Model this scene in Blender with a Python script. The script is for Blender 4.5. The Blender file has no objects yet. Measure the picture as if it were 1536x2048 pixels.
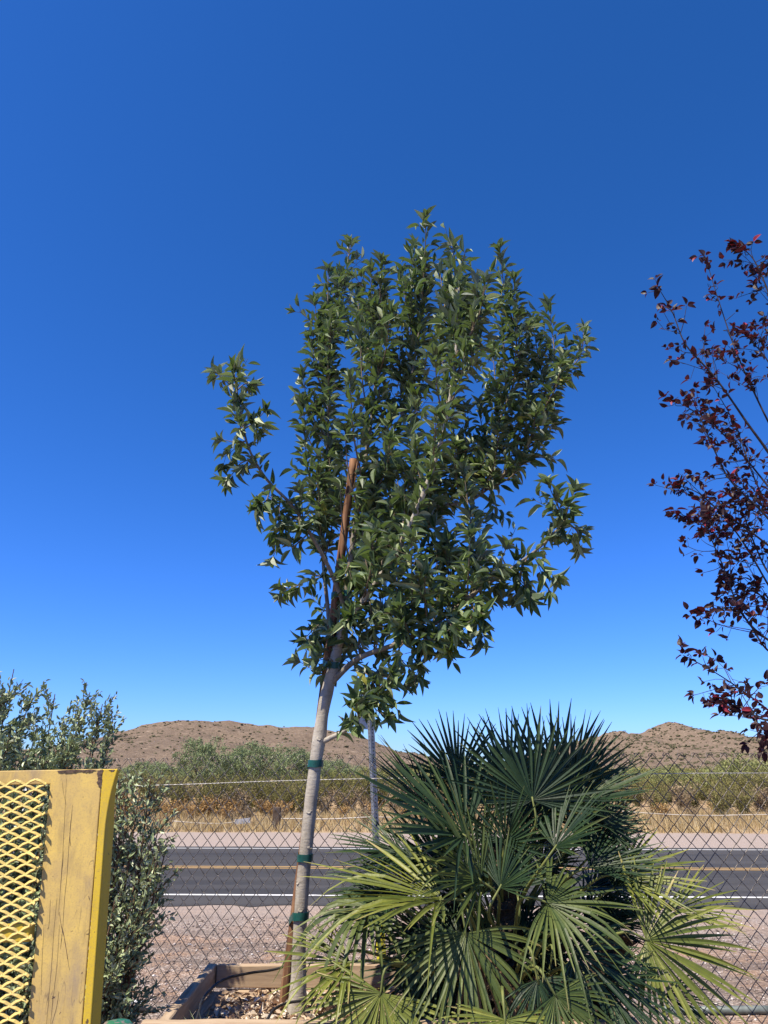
import bpy, math
import numpy as np
from mathutils import Vector, Matrix
R = math.radians
rs = np.random.RandomState(7)
scene = bpy.context.scene
COL = scene.collection

# ------------------------------------------------------------------ camera, sky, sun
CAM = Vector((0.0, 0.0, 1.7)); TH = R(19.1); FPX = 1479.0
cd = bpy.data.cameras.new('camera'); cam = bpy.data.objects.new('camera', cd); COL.objects.link(cam)
cam.location = CAM; cam.rotation_euler = (R(90) + TH, 0, 0)
cd.sensor_fit = 'VERTICAL'; cd.sensor_height = 36.0; cd.lens = 26.0
cd.clip_start = 0.05; cd.clip_end = 6000
scene.camera = cam

SUN_TO = Vector((-0.60, -0.50, 1.28)).normalized()
EL = math.asin(SUN_TO.z); ROT = math.atan2(SUN_TO.x, SUN_TO.y)
w = bpy.data.worlds.new('World'); scene.world = w; w.use_nodes = True
wn = w.node_tree.nodes; wl = w.node_tree.links
sky = wn.new('ShaderNodeTexSky'); sky.sky_type = 'NISHITA'; sky.sun_disc = False
sky.sun_elevation = EL; sky.sun_rotation = ROT; sky.altitude = 600; sky.air_density = 1.0; sky.dust_density = 0.35; sky.ozone_density = 2.2
hsv = wn.new('ShaderNodeHueSaturation'); hsv.inputs['Saturation'].default_value = 1.22; hsv.inputs['Value'].default_value = 1.0
bg = wn['Background']; bg.inputs['Strength'].default_value = 0.0585
sep = wn.new('ShaderNodeSeparateColor'); com = wn.new('ShaderNodeCombineColor')
wl.new(sky.outputs[0], hsv.inputs['Color']); wl.new(hsv.outputs[0], sep.inputs[0])
for ch, (ga, po) in enumerate(((0.76, 1.11), (1.10, 1.0), (2.40, 1.23))):      # the deep blue of clear desert air
    a_ = wn.new('ShaderNodeMath'); a_.operation = 'MULTIPLY'; a_.inputs[1].default_value = 0.1; wl.new(sep.outputs[ch], a_.inputs[0])
    b_ = wn.new('ShaderNodeMath'); b_.operation = 'POWER'; b_.inputs[1].default_value = po; wl.new(a_.outputs[0], b_.inputs[0])
    c_ = wn.new('ShaderNodeMath'); c_.operation = 'MULTIPLY'; c_.inputs[1].default_value = ga * 10; wl.new(b_.outputs[0], c_.inputs[0]); wl.new(c_.outputs[0], com.inputs[ch])
wl.new(com.outputs[0], bg.inputs['Color'])
sd = bpy.data.lights.new('sun', 'SUN'); sun = bpy.data.objects.new('sun', sd); COL.objects.link(sun)
sd.energy = 5.0; sd.angle = R(0.5); sd.color = (1.0, 0.90, 0.73)
sun.rotation_euler = SUN_TO.to_track_quat('Z', 'Y').to_euler()
vs = scene.view_settings
vs.view_transform = 'Standard'; vs.look = 'None'; vs.exposure = 0.78; vs.gamma = 1.0; vs.use_curve_mapping = False
scene.cycles.max_bounces = 6; scene.cycles.transparent_max_bounces = 8

# ------------------------------------------------------------------ helpers
def ray(px, py):
    u = (px - 768.0) / FPX; v = -(py - 1024.0) / FPX
    return Vector((u, math.cos(TH) - v * math.sin(TH), math.sin(TH) + v * math.cos(TH)))
def at(px, py, Y):
    d = ray(px, py); return CAM + d * (Y / d.y)
def axial(p):
    q = Vector(p) - CAM; return q.y * math.cos(TH) + q.z * math.sin(TH)
def nrm(a):
    a = np.asarray(a, float); return a / np.maximum(np.linalg.norm(a, axis=-1, keepdims=True), 1e-9)

def vnoise(x, y, seed=0):
    xi = np.floor(x).astype(np.int64); yi = np.floor(y).astype(np.int64); fx = x - xi; fy = y - yi
    def h(a, b):
        n = (a * 374761393 + b * 668265263 + seed * 974711) & 0x7fffffff
        n = ((n ^ (n >> 13)) * 1274126177) & 0x7fffffff
        return ((n ^ (n >> 16)) & 0xffff) / 65535.0
    sx = fx * fx * (3 - 2 * fx); sy = fy * fy * (3 - 2 * fy)
    return (h(xi, yi) * (1 - sx) + h(xi + 1, yi) * sx) * (1 - sy) + (h(xi, yi + 1) * (1 - sx) + h(xi + 1, yi + 1) * sx) * sy
def fbm(x, y, seed=0, oct=5):
    s = 0.0; a = 0.5
    for i in range(oct):
        s = s + a * vnoise(x * 2 ** i, y * 2 ** i, seed + i); a *= 0.5
    return s

class MB:
    """collects geometry (verts, faces) and builds ONE mesh"""
    def __init__(s): s.v = []; s.f = []; s.t = []; s.n = 0
    def add(s, v, f, tint=0.5):
        v = np.asarray(v, float).reshape(-1, 3)
        s.v.append(v); s.t.append(np.broadcast_to(np.asarray(tint, float), (len(v),)).copy())
        f = np.asarray(f, np.int64)
        s.f.append(f + s.n); s.n += len(v); return s
    def mesh(s, name, mat, smooth=False):
        V = np.concatenate(s.v); T = np.concatenate(s.t)
        me = bpy.data.meshes.new(name)
        loops = np.concatenate([f.reshape(-1) for f in s.f]); tot = np.concatenate([np.full(len(f), f.shape[1]) for f in s.f])
        me.vertices.add(len(V)); me.vertices.foreach_set('co', V.reshape(-1))
        me.loops.add(len(loops)); me.loops.foreach_set('vertex_index', loops.astype(np.int32))
        me.polygons.add(len(tot)); me.polygons.foreach_set('loop_start', (np.cumsum(tot) - tot).astype(np.int32))
        me.update(calc_edges=True)
        me.polygons.foreach_set('use_smooth', np.full(len(tot), smooth))
        a = me.attributes.new('tint', 'FLOAT', 'POINT'); a.data.foreach_set('value', T.astype(np.float32))
        me.materials.append(mat); me.validate()
        return me
    def build(s, name, mat, parent=None, smooth=False):
        return link(name, s.mesh(name, mat, smooth), parent)

def link(name, data, parent=None):
    o = bpy.data.objects.new(name, data); COL.objects.link(o)
    if parent is not None:
        o.parent = parent
        if parent.parent is None: o.matrix_parent_inverse = Matrix.Translation(-parent.location)
    return o
def tag(o, label=None, cat=None, group=None, kind=None):
    if label: o['label'] = label
    if cat: o['category'] = cat
    if group: o['group'] = group
    if kind: o['kind'] = kind
    return o
def thing(name, loc, label, cat, group=None):
    o = bpy.data.objects.new(name, None); COL.objects.link(o); o.location = Vector(loc); o.empty_display_size = 0.1
    return tag(o, label, cat, group)

def tube_geo(P, rad, sides=6, cap=True):
    P = np.asarray([tuple(p) for p in P], float); n = len(P)
    rad = np.broadcast_to(np.asarray(rad, float), (n,))
    T = nrm(np.gradient(P, axis=0)); ref = np.array([0.0, -1.0, 0.0])
    if abs(T[0] @ ref) > 0.9: ref = np.array([1.0, 0, 0])
    u = nrm(ref - T[0] * (ref @ T[0])); U = [u]
    for i in range(1, n):
        u = nrm(U[-1] - T[i] * (U[-1] @ T[i])); U.append(u)
    U = np.array(U); W = np.cross(T, U); a = np.arange(sides) * 2 * math.pi / sides
    V = (P[:, None] + rad[:, None, None] * (np.cos(a)[None, :, None] * U[:, None] + np.sin(a)[None, :, None] * W[:, None])).reshape(-1, 3)
    i = np.arange(n - 1)[:, None] * sides; j = np.arange(sides)[None]; k = (np.arange(sides)[None] + 1) % sides
    F = np.stack([i + j, i + k, i + sides + k, i + sides + j], -1).reshape(-1, 4)
    return V, F
def add_tube(mb, P, rad, sides=6, cap=True, tint=0.5):
    V, F = tube_geo(P, rad, sides); n = len(P); r = np.broadcast_to(np.asarray(rad, float), (n,))
    base = mb.n; mb.add(V, F, tint)
    if cap:
        P = [tuple(p) for p in P]
        for e, (idx, fl) in enumerate(((0, True), (n - 1, False))):
            c = idx * sides; ring = np.array([base + c + q for q in range(sides)])
            vi = mb.n; mb.v.append(np.array([P[idx]])); mb.t.append(np.array([tint if np.isscalar(tint) else 0.5])); mb.n += 1
            nx = np.roll(ring, -1); tri = np.stack([np.full(sides, vi), nx, ring] if fl else [np.full(sides, vi), ring, nx], -1)
            mb.f.append(tri)
    return mb
def smooth_path(P, n=24):
    P = np.asarray([tuple(p) for p in P], float); m = len(P); out = []
    Q = np.vstack([2 * P[0] - P[1], P, 2 * P[-1] - P[-2]])
    for t in np.linspace(0, m - 1, n):
        i = min(int(t), m - 2); f = t - i; a, b, c, d = Q[i], Q[i + 1], Q[i + 2], Q[i + 3]
        out.append(0.5 * (2 * b + (c - a) * f + (2 * a - 5 * b + 4 * c - d) * f * f + (3 * b - a - 3 * c + d) * f ** 3))
    return np.array(out)
BF = np.array([[0, 3, 2, 1], [4, 5, 6, 7], [0, 1, 5, 4], [1, 2, 6, 5], [2, 3, 7, 6], [3, 0, 4, 7]])
def hexa(mb, c8, tint=0.5): mb.add(np.array([tuple(p) for p in c8]), BF, tint)
def box(mb, lo, hi, tint=0.5):
    x0, y0, z0 = lo; x1, y1, z1 = hi
    hexa(mb, [(x0, y0, z0), (x1, y0, z0), (x1, y1, z0), (x0, y1, z0), (x0, y0, z1), (x1, y0, z1), (x1, y1, z1), (x0, y1, z1)], tint)
def bevel(o, wd, seg=2):
    m = o.modifiers.new('bevel', 'BEVEL'); m.width = wd; m.segments = seg; m.limit_method = 'ANGLE'; return o

# ---- leaf scattering
def leaf_template(wf, st=5, fold=0.2, curl=0.25):
    V = []; F = []
    for i in range(st):
        t = i / (st - 1); hw = 0.5 * wf(t); z = -curl * t * t
        V += [(t, hw, z + fold * hw), (t, 0, z), (t, -hw, z + fold * hw)]
    for i in range(st - 1):
        a = 3 * i; F += [(a + 1, a + 4, a + 3, a), (a + 2, a + 5, a + 4, a + 1)]
    return np.array(V), np.array(F)
def basis(D, N):
    D = nrm(D); N = np.asarray(N, float); N = nrm(N - D * np.sum(N * D, -1, keepdims=True)); S = np.cross(N, D); return D, S, N
def scatter(mb, tpl, P, D, N, L, W, tint, zs=None):
    V, F = tpl; P = np.asarray(P); D, S, N = basis(D, N); L = np.asarray(L); W = np.asarray(W); zs = L if zs is None else zs
    X = P[:, None] + V[None, :, 0:1] * (D * L[:, None])[:, None] + V[None, :, 1:2] * (S * W[:, None])[:, None] + V[None, :, 2:3] * (N * zs[:, None])[:, None]
    n = len(P); k = len(V)
    FF = (F[None] + (np.arange(n) * k)[:, None, None]).reshape(-1, F.shape[1])
    mb.add(X.reshape(-1, 3), FF, np.repeat(np.asarray(tint), k))
def rdir(n, r=None):
    return nrm((r or rs).normal(size=(n, 3)))

# ------------------------------------------------------------------ materials
ALB = 0.80
class NT:
    def __init__(s, name):
        s.m = bpy.data.materials.new(name); s.m.use_nodes = True; s.t = s.m.node_tree; s.N = s.t.nodes; s.b = s.N['Principled BSDF']; s.out = s.N['Material Output']
    def n(s, typ, **k):
        x = s.N.new(typ)
        for a, v in k.items(): setattr(x, a, v)
        return x
    def l(s, a, b): s.t.links.new(a, b)
    def coord(s, which='Object', scale=(1, 1, 1), rot=(0, 0, 0)):
        c = s.n('ShaderNodeTexCoord') if which != 'Position' else s.n('ShaderNodeNewGeometry')
        m = s.n('ShaderNodeMapping'); m.inputs['Scale'].default_value = scale; m.inputs['Rotation'].default_value = rot
        s.l(c.outputs[which], m.inputs[0]); return m.outputs[0]
    def noise(s, vec, scale, detail=4, rough=0.55, dist=0.0):
        x = s.n('ShaderNodeTexNoise'); x.inputs['Scale'].default_value = scale; x.inputs['Detail'].default_value = detail
        x.inputs['Roughness'].default_value = rough; x.inputs['Distortion'].default_value = dist
        s.l(vec, x.inputs['Vector']); return x.outputs['Fac']
    def vor(s, vec, scale, feature='F1', out='Distance'):
        x = s.n('ShaderNodeTexVoronoi', feature=feature); x.inputs['Scale'].default_value = scale; s.l(vec, x.inputs['Vector']); return x.outputs[out]
    def ramp(s, fac, stops, interp='LINEAR'):
        x = s.n('ShaderNodeValToRGB'); e = x.color_ramp.elements; x.color_ramp.interpolation = interp
        while len(e) < len(stops): e.new(0.5)
        for i, (p, c) in enumerate(stops):
            e[i].position = p; e[i].color = (c, c, c, 1) if not hasattr(c, '__len__') else (c[0] * ALB, c[1] * ALB, c[2] * ALB, 1)
        s.l(fac, x.inputs[0]); return x.outputs[0]
    def mix(s, fac, a, b, mode='MIX'):
        x = s.n('ShaderNodeMix', data_type='RGBA', blend_type=mode)
        for v, i in ((fac, 0), (a, 6), (b, 7)):
            if hasattr(v, 'is_output'): s.l(v, x.inputs[i])
            else: x.inputs[i].default_value = v if i == 0 else (v[0] * ALB, v[1] * ALB, v[2] * ALB, 1)
        return x.outputs[2]
    def math(s, op, a, b=0.0):
        x = s.n('ShaderNodeMath', operation=op)
        for v, i in ((a, 0), (b, 1)):
            if hasattr(v, 'is_output'): s.l(v, x.inputs[i])
            else: x.inputs[i].default_value = v
        return x.outputs[0]
    def attr(s, name='tint'):
        x = s.n('ShaderNodeAttribute'); x.attribute_name = name; return x.outputs['Fac']
    def bump(s, h, strength=0.3, dist=0.01):
        x = s.n('ShaderNodeBump'); x.inputs['Strength'].default_value = strength; x.inputs['Distance'].default_value = dist
        s.l(h, x.inputs['Height']); s.l(x.outputs[0], s.b.inputs['Normal'])
    def col(s, c):
        if hasattr(c, 'is_output'): s.l(c, s.b.inputs['Base Color'])
        else: s.b.inputs['Base Color'].default_value = (*c, 1)
    def set(s, rough=0.7, spec=0.3, metal=0.0):
        s.b.inputs['Roughness'].default_value = rough; s.b.inputs['Specular IOR Level'].default_value = spec; s.b.inputs['Metallic'].default_value = metal
        return s.m

def leaf_mat(name, top, under, rough=0.42, spec=0.45, trans=0.22, tcol=None, objrand=False):
    """top: ramp stops over the per-leaf tint; under: colour of the leaf's real underside"""
    k = NT(name); tint = k.attr()
    if objrand:
        oi = k.n('ShaderNodeObjectInfo'); tint = oi.outputs['Random']
    c = k.ramp(tint, top)
    gv = k.noise(k.coord('Position'), 38, 2)
    c = k.mix(0.35, c, k.ramp(gv, [(0.3, 0.35), (0.7, 0.7)]), 'OVERLAY')
    g = k.n('ShaderNodeNewGeometry'); c2 = k.mix(g.outputs['Backfacing'], c, under); k.col(c2); k.set(rough, spec)
    k.bump(k.noise(k.coord('Position'), 90, 2), 0.25, 0.004)
    if trans > 0:
        t = k.n('ShaderNodeBsdfTranslucent'); mx = k.n('ShaderNodeMixShader'); mx.inputs[0].default_value = trans
        if tcol: t.inputs[0].default_value = (tcol[0] * ALB, tcol[1] * ALB, tcol[2] * ALB, 1)
        else: k.l(c, t.inputs[0])
        k.l(k.b.outputs[0], mx.inputs[1]); k.l(t.outputs[0], mx.inputs[2]); k.l(mx.outputs[0], k.out.inputs[0])
    return k.m

def simple(name, stops, scale=8, rough=0.8, spec=0.2, metal=0.0, bstr=0.3, bdist=0.01, detail=6, stretch=(1, 1, 1), which='Object', rot=(0, 0, 0)):
    k = NT(name); v = k.coord(which, stretch, rot); f = k.noise(v, scale, detail); k.col(k.ramp(f, stops))
    if bstr: k.bump(f, bstr, bdist)
    return k.set(rough, spec, metal)

# ground: gravel / shoulder / desert floor by place
def ground_mat():
    k = NT('gravel ground'); p = k.coord('Position')
    sep = k.n('ShaderNodeSeparateXYZ'); g = k.n('ShaderNodeNewGeometry'); k.l(g.outputs['Position'], sep.inputs[0])
    yy = k.math('ADD', sep.outputs['Y'], k.math('MULTIPLY', sep.outputs['X'], 0.03))
    cell = k.n('ShaderNodeTexVoronoi'); cell.inputs['Scale'].default_value = 42; k.l(p, cell.inputs['Vector'])
    cs = k.n('ShaderNodeSeparateColor'); k.l(cell.outputs['Color'], cs.inputs[0])
    stone = k.ramp(cs.outputs[0], [(0.0, (0.15, 0.115, 0.095)), (0.45, (0.28, 0.222, 0.182)), (0.8, (0.38, 0.31, 0.26)), (1.0, (0.60, 0.53, 0.47))])
    big = k.noise(p, 1.3, 5)
    stone = k.mix(k.ramp(big, [(0.44, 0.0), (0.6, 0.85)]), stone, (0.40, 0.255, 0.165))
    tr = k.noise(k.coord('Position', (0.06, 1.5, 1)), 2.1, 4)          # compacted wheel tracks along the road, also painting in an overhead cable's shadow
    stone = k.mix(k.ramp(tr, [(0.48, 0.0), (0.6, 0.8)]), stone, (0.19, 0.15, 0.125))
    fine = k.noise(p, 60, 5, 0.8)
    shoulder = k.ramp(fine, [(0.3, (0.31, 0.25, 0.21)), (0.52, (0.44, 0.36, 0.31)), (0.75, (0.58, 0.49, 0.43))])
    des = k.ramp(k.noise(p, 0.9, 8, 0.7), [(0.3, (0.36, 0.24, 0.14)), (0.55, (0.47, 0.34, 0.2)), (0.75, (0.52, 0.40, 0.26))])
    wob = k.math('ADD', yy, k.math('MULTIPLY', k.math('SUBTRACT', k.noise(p, 1.1, 4), 0.5), 1.2))
    def step(a, b): 
        m = k.n('ShaderNodeMapRange'); m.inputs[1].default_value = a; m.inputs[2].default_value = b; k.l(wob, m.inputs[0]); return m.outputs[0]
    nearrd = k.mix(k.math('MULTIPLY', step(8.2, 10.4), 0.7), stone, shoulder)
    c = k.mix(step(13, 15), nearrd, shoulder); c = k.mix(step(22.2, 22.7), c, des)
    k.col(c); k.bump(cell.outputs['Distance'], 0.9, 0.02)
    return k.set(0.95, 0.1)
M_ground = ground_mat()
def asphalt():
    k = NT('asphalt'); p = k.coord('Position')
    agg = k.noise(p, 140, 3, 0.8); lane = k.noise(k.coord('Position', (0.05, 1.0, 1)), 1.4, 5)
    c = k.ramp(agg, [(0.3, (0.030, 0.028, 0.026)), (0.55, (0.059, 0.056, 0.052)), (0.75, (0.125, 0.118, 0.11))])
    crk = k.noise(k.coord('Position', (0.35, 1.0, 1)), 0.9, 5, 0.62, 1.2); cb = k.math('ABSOLUTE', k.math('SUBTRACT', crk, 0.5))
    c = k.mix(k.ramp(cb, [(0.0, 0.75), (0.006, 0.0)]), c, (0.018, 0.018, 0.019)); pat = k.noise(k.coord('Position', (0.12, 0.5, 1)), 1.1, 3)
    c = k.mix(k.ramp(pat, [(0.53, 0.0), (0.56, 0.35)]), c, (0.034, 0.034, 0.037))
    c = k.mix(k.ramp(lane, [(0.42, 0.0), (0.6, 0.75)]), c, (0.085, 0.080, 0.075))
    k.col(c); k.bump(agg, 0.5, 0.01); return k.set(0.8, 0.25)
M_asphalt = asphalt()
def paint(name, c):
    k = NT(name); p = k.coord('Position'); wear = k.noise(p, 22, 6, 0.7)
    k.col(k.mix(k.ramp(wear, [(0.55, 0.0), (0.72, 0.8)]), c, (0.13, 0.125, 0.12))); return k.set(0.7, 0.3)
M_white = paint('white road paint', (0.74, 0.74, 0.72)); M_yel = paint('yellow road paint', (0.52, 0.33, 0.12))

def hill_mat(name, a, b, c):
    k = NT(name); p = k.coord('Position')
    n1 = k.noise(p, 0.05, 8, 0.65); n2 = k.noise(p, 0.45, 5, 0.8)
    col = k.ramp(n2, [(0.3, a), (0.5, b), (0.72, c)])
    col = k.mix(k.ramp(n1, [(0.45, 0.0), (0.7, 0.6)]), col, tuple(x * 0.72 for x in b))
    rk = k.vor(k.coord('Position', (1, 1, 1)), 0.16); rn = k.noise(p, 0.12, 6, 0.7)
    col = k.mix(k.math('MULTIPLY', k.ramp(rk, [(0.18, 1.0), (0.34, 0.0)]), k.ramp(rn, [(0.5, 0.0), (0.62, 0.75)])), col, tuple(min(1, x * 1.25) for x in c))
    dk = k.noise(p, 1.3, 3, 0.7); col = k.mix(k.ramp(dk, [(0.56, 0.0), (0.66, 0.65)]), col, (0.12, 0.105, 0.07))
    k.col(col); k.bump(n2, 0.8, 1.6); return k.set(0.95, 0.05)
M_hill = hill_mat('rocky brown hillside', (0.155, 0.114, 0.083), (0.248, 0.185, 0.136), (0.36, 0.278, 0.205))
M_hill2 = hill_mat('grey brown far ridge', (0.09, 0.068, 0.055), (0.15, 0.112, 0.09), (0.21, 0.16, 0.13))  # darker copy of the hill, a cloud shadow's grey put into its colour
M_scrub = simple('hill scrub', [(0.3, (0.075, 0.075, 0.04)), (0.7, (0.15, 0.135, 0.08))], 0.6, 0.95, 0.05, bstr=0, which='Position')

M_bark = simple('smooth grey ash bark', [(0.25, (0.19, 0.165, 0.13)), (0.5, (0.36, 0.32, 0.265)), (0.75, (0.49, 0.45, 0.38))], 18, 0.85, 0.15, bstr=0.5, bdist=0.006, stretch=(1, 1, 0.4), which='Position')
def barkmat():
    k = NT('mottled ash bark'); v = k.coord('Position', (1, 1, .55)); f = k.noise(v, 16, 7, .65); g = k.noise(k.coord('Position', (1, 1, 3.2)), 34, 4, .7); h = k.noise(k.coord('Position'), 4.5, 3)
    c = k.ramp(f, [(0.25, (0.24, 0.205, 0.155)), (0.5, (0.44, 0.395, 0.325)), (0.75, (0.58, 0.535, 0.45))]); c = k.mix(k.ramp(g, [(0.57, 0.0), (0.68, 0.7)]), c, (0.20, 0.165, 0.12)); c = k.mix(k.ramp(h, [(0.5, 0.0), (0.68, 0.45)]), c, (0.30, 0.27, 0.21))
    k.col(c); k.bump(k.math('ADD', f, k.math('MULTIPLY', g, .6)), .7, .006); return k.set(.88, .15)
M_bark = barkmat()
M_twig = simple('grey brown twig', [(0.3, (0.13, 0.10, 0.07)), (0.7, (0.27, 0.22, 0.16))], 30, 0.85, 0.15, which='Position')
M_plumbark = simple('dark plum bark', [(0.3, (0.028, 0.02, 0.02)), (0.7, (0.075, 0.055, 0.05))], 40, 0.75, 0.25, which='Position')
M_dbark = simple('desert tree bark', [(0.3, (0.10, 0.085, 0.06)), (0.7, (0.22, 0.19, 0.13))], 12, 0.9, 0.1)
M_stake = simple('weathered red brown stake', [(0.25, (0.06, 0.028, 0.017)), (0.48, (0.19, 0.095, 0.052)), (0.75, (0.44, 0.25, 0.14))], 9, 0.85, 0.15, stretch=(6, 6, 0.5), which='Position', bstr=0.6)
def wood(name, dirn):
    k = NT(name); st = (1.2, 14, 14) if dirn == 'x' else (14, 1.2, 14)
    v = k.coord('Object', st); n1 = k.noise(v, 2.2, 6, 0.6, 0.8); n2 = k.noise(k.coord('Object', tuple(s * 3 for s in st)), 5, 4)
    oi = k.n('ShaderNodeObjectInfo')
    c = k.ramp(n1, [(0.25, (0.21, 0.155, 0.105)), (0.45, (0.40, 0.31, 0.215)), (0.6, (0.52, 0.42, 0.30)), (0.8, (0.62, 0.52, 0.39))])
    c = k.mix(k.ramp(n2, [(0.5, 0.0), (0.75, 0.55)]), c, (0.24, 0.16, 0.10))
    c = k.mix(k.math('MULTIPLY', oi.outputs['Random'], 0.45), c, (0.52, 0.36, 0.24)); k.col(c); k.bump(n1, 0.4, 0.006); return k.set(0.9, 0.12)
M_woodx = wood('weathered board', 'x'); M_woody = wood('weathered side board', 'y')
M_soil = simple('planter soil', [(0.3, (0.20, 0.12, 0.075)), (0.5, (0.36, 0.25, 0.17)), (0.75, (0.50, 0.39, 0.29))], 35, 0.95, 0.05, bstr=0.9, bdist=0.02, which='Position')
def tintmat(name, stops, rough=0.85, spec=0.15, trans=0):
    k = NT(name); k.col(k.ramp(k.attr(), stops)); k.set(rough, spec)
    if trans:
        t = k.n('ShaderNodeBsdfTranslucent'); mx = k.n('ShaderNodeMixShader'); mx.inputs[0].default_value = trans
        k.l(k.ramp(k.attr(), stops), t.inputs[0]); k.l(k.b.outputs[0], mx.inputs[1]); k.l(t.outputs[0], mx.inputs[2]); k.l(mx.outputs[0], k.out.inputs[0])
    return k.m
M_litter = tintmat('wood chips and dry leaves', [(0.0, (0.20, 0.11, 0.065)), (0.35, (0.42, 0.28, 0.17)), (0.7, (0.66, 0.54, 0.41)), (1.0, (0.85, 0.78, 0.68))])
M_stone = tintmat('gravel stones', [(0.0, (0.11, 0.085, 0.075)), (0.45, (0.31, 0.235, 0.20)), (0.8, (0.48, 0.39, 0.34)), (1.0, (0.72, 0.67, 0.62))])
M_wire = simple('weathered steel wire', [(0.3, (0.07, 0.06, 0.053)), (0.7, (0.24, 0.215, 0.195))], 60, 0.42, 0.5, metal=0.6, which='Position', bstr=0)
M_tension = simple('bright galvanised wire', [(0.3, (0.34, 0.33, 0.32)), (0.7, (0.62, 0.6, 0.58))], 50, 0.45, 0.5, metal=0.3, bstr=0, which='Position')
M_galv = simple('galvanised steel', [(0.3, (0.17, 0.185, 0.20)), (0.7, (0.32, 0.34, 0.37))], 30, 0.5, 0.4, metal=0.4, bstr=0.1, which='Position')
M_sign = simple('bare aluminium sign back', [(0.3, (0.55, 0.56, 0.58)), (0.7, (0.68, 0.69, 0.71))], 12, 0.5, 0.4, metal=0.3, bstr=0)
M_yellowpost = simple('yellow sleeve', [(0.3, (0.62, 0.55, 0.02)), (0.7, (0.78, 0.70, 0.04))], 20, 0.6, 0.3, bstr=0)
M_black = simple('black plastic', [(0.3, (0.010, 0.010, 0.010)), (0.7, (0.03, 0.028, 0.026))], 30, 0.6, 0.35, bstr=0.1)
M_pipe = simple('grey green pipe', [(0.3, (0.10, 0.125, 0.115)), (0.7, (0.24, 0.27, 0.255))], 12, 0.55, 0.4, metal=0.2, bstr=0.15, which='Position')
M_tie = simple('green tie tape', [(0.3, (0.004, 0.055, 0.045)), (0.7, (0.012, 0.11, 0.085))], 25, 0.4, 0.5, which='Position', bstr=0.4, bdist=0.004)
M_litterbag = simple('crumpled white litter', [(0.3, (0.55, 0.56, 0.6)), (0.7, (0.8, 0.8, 0.82))], 20, 0.6, 0.3)
M_cable = simple('white cable', [(0.3, (0.45, 0.38, 0.28)), (0.7, (0.78, 0.72, 0.62))], 2, 0.7, 0.2, bstr=0, which='Position')
M_oldpost = simple('old dark post', [(0.3, (0.05, 0.035, 0.025)), (0.7, (0.15, 0.11, 0.08))], 8, 0.9, 0.1)
M_plank = simple('grey plank', [(0.3, (0.28, 0.28, 0.29)), (0.7, (0.5, 0.5, 0.5))], 10, 0.85, 0.15)
def greenpaint():
    k = NT('chipped green paint'); v = k.coord('Object'); f = k.noise(v, 22, 6, 0.65)
    c = k.mix(k.ramp(f, [(0.54, 0.0), (0.57, 1.0)]), (0.025, 0.17, 0.075), (0.22, 0.17, 0.14)); k.col(c)
    k.bump(f, 0.5, 0.004); return k.set(0.4, 0.5)
M_green = greenpaint()
def yellowpaint(name, clean, dirty, amount, scratch=True):
    k = NT(name); v = k.coord('Position')
    d = k.noise(v, 7, 7, 0.7); c = k.mix(k.ramp(d, [(0.35, 0.0), (0.7, amount)]), clean, dirty)
    d2 = k.noise(k.coord('Position', (1, 1, 0.25)), 26, 6, 0.7); c = k.mix(k.ramp(d2, [(0.5, 0.0), (0.75, amount * 0.75)]), c, tuple(x * 0.62 for x in dirty))
    if scratch:
        # long thin scratches: narrow iso-bands of a noise stretched down the plate
        s = k.noise(k.coord('Position', (24, 24, 0.55), (0, R(4), 0)), 2.2, 2, 0.4); band = k.math('ABSOLUTE', k.math('SUBTRACT', s, 0.5))
        msk = k.ramp(k.noise(v, 5.5, 3), [(0.47, 0.0), (0.56, 1.0)])
        ln = k.math('MULTIPLY', k.ramp(band, [(0.0, 0.85), (0.011, 0.0)]), msk); c = k.mix(ln, c, (0.075, 0.055, 0.05))
    sp = k.noise(v, 240, 3, 0.7); c = k.mix(k.ramp(sp, [(0.5, 0.0), (0.7, 0.45)]), c, (0.34, 0.24, 0.13)); sm = k.noise(k.coord('Position', (1.6, 1.6, .45)), 9, 5, .6); c = k.mix(k.ramp(sm, [(0.54, 0.0), (0.72, amount * .7)]), c, (0.33, 0.26, 0.2))
    ch = k.noise(v, 75, 4, 0.6); c = k.mix(k.ramp(ch, [(0.69, 0.0), (0.71, 0.9)]), c, (0.09, 0.055, 0.045))
    k.col(c); k.bump(d2, 0.25, 0.003); return k.set(0.62, 0.25)
M_plate = yellowpaint('worn yellow plate', (0.77, 0.545, 0.14), (0.44, 0.31, 0.155), 0.9)
M_strip = yellowpaint('yellow edge paint', (0.72, 0.50, 0.035), (0.50, 0.34, 0.06), 0.35, False)
M_mesh = yellowpaint('yellow expanded metal paint', (0.74, 0.56, 0.16), (0.55, 0.42, 0.17), 0.5, False)
M_rust = simple('bare rusted steel', [(0.3, (0.055, 0.036, 0.026)), (0.7, (0.19, 0.125, 0.085))], 130, 0.8, 0.3, metal=0.2, which='Position')

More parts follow.
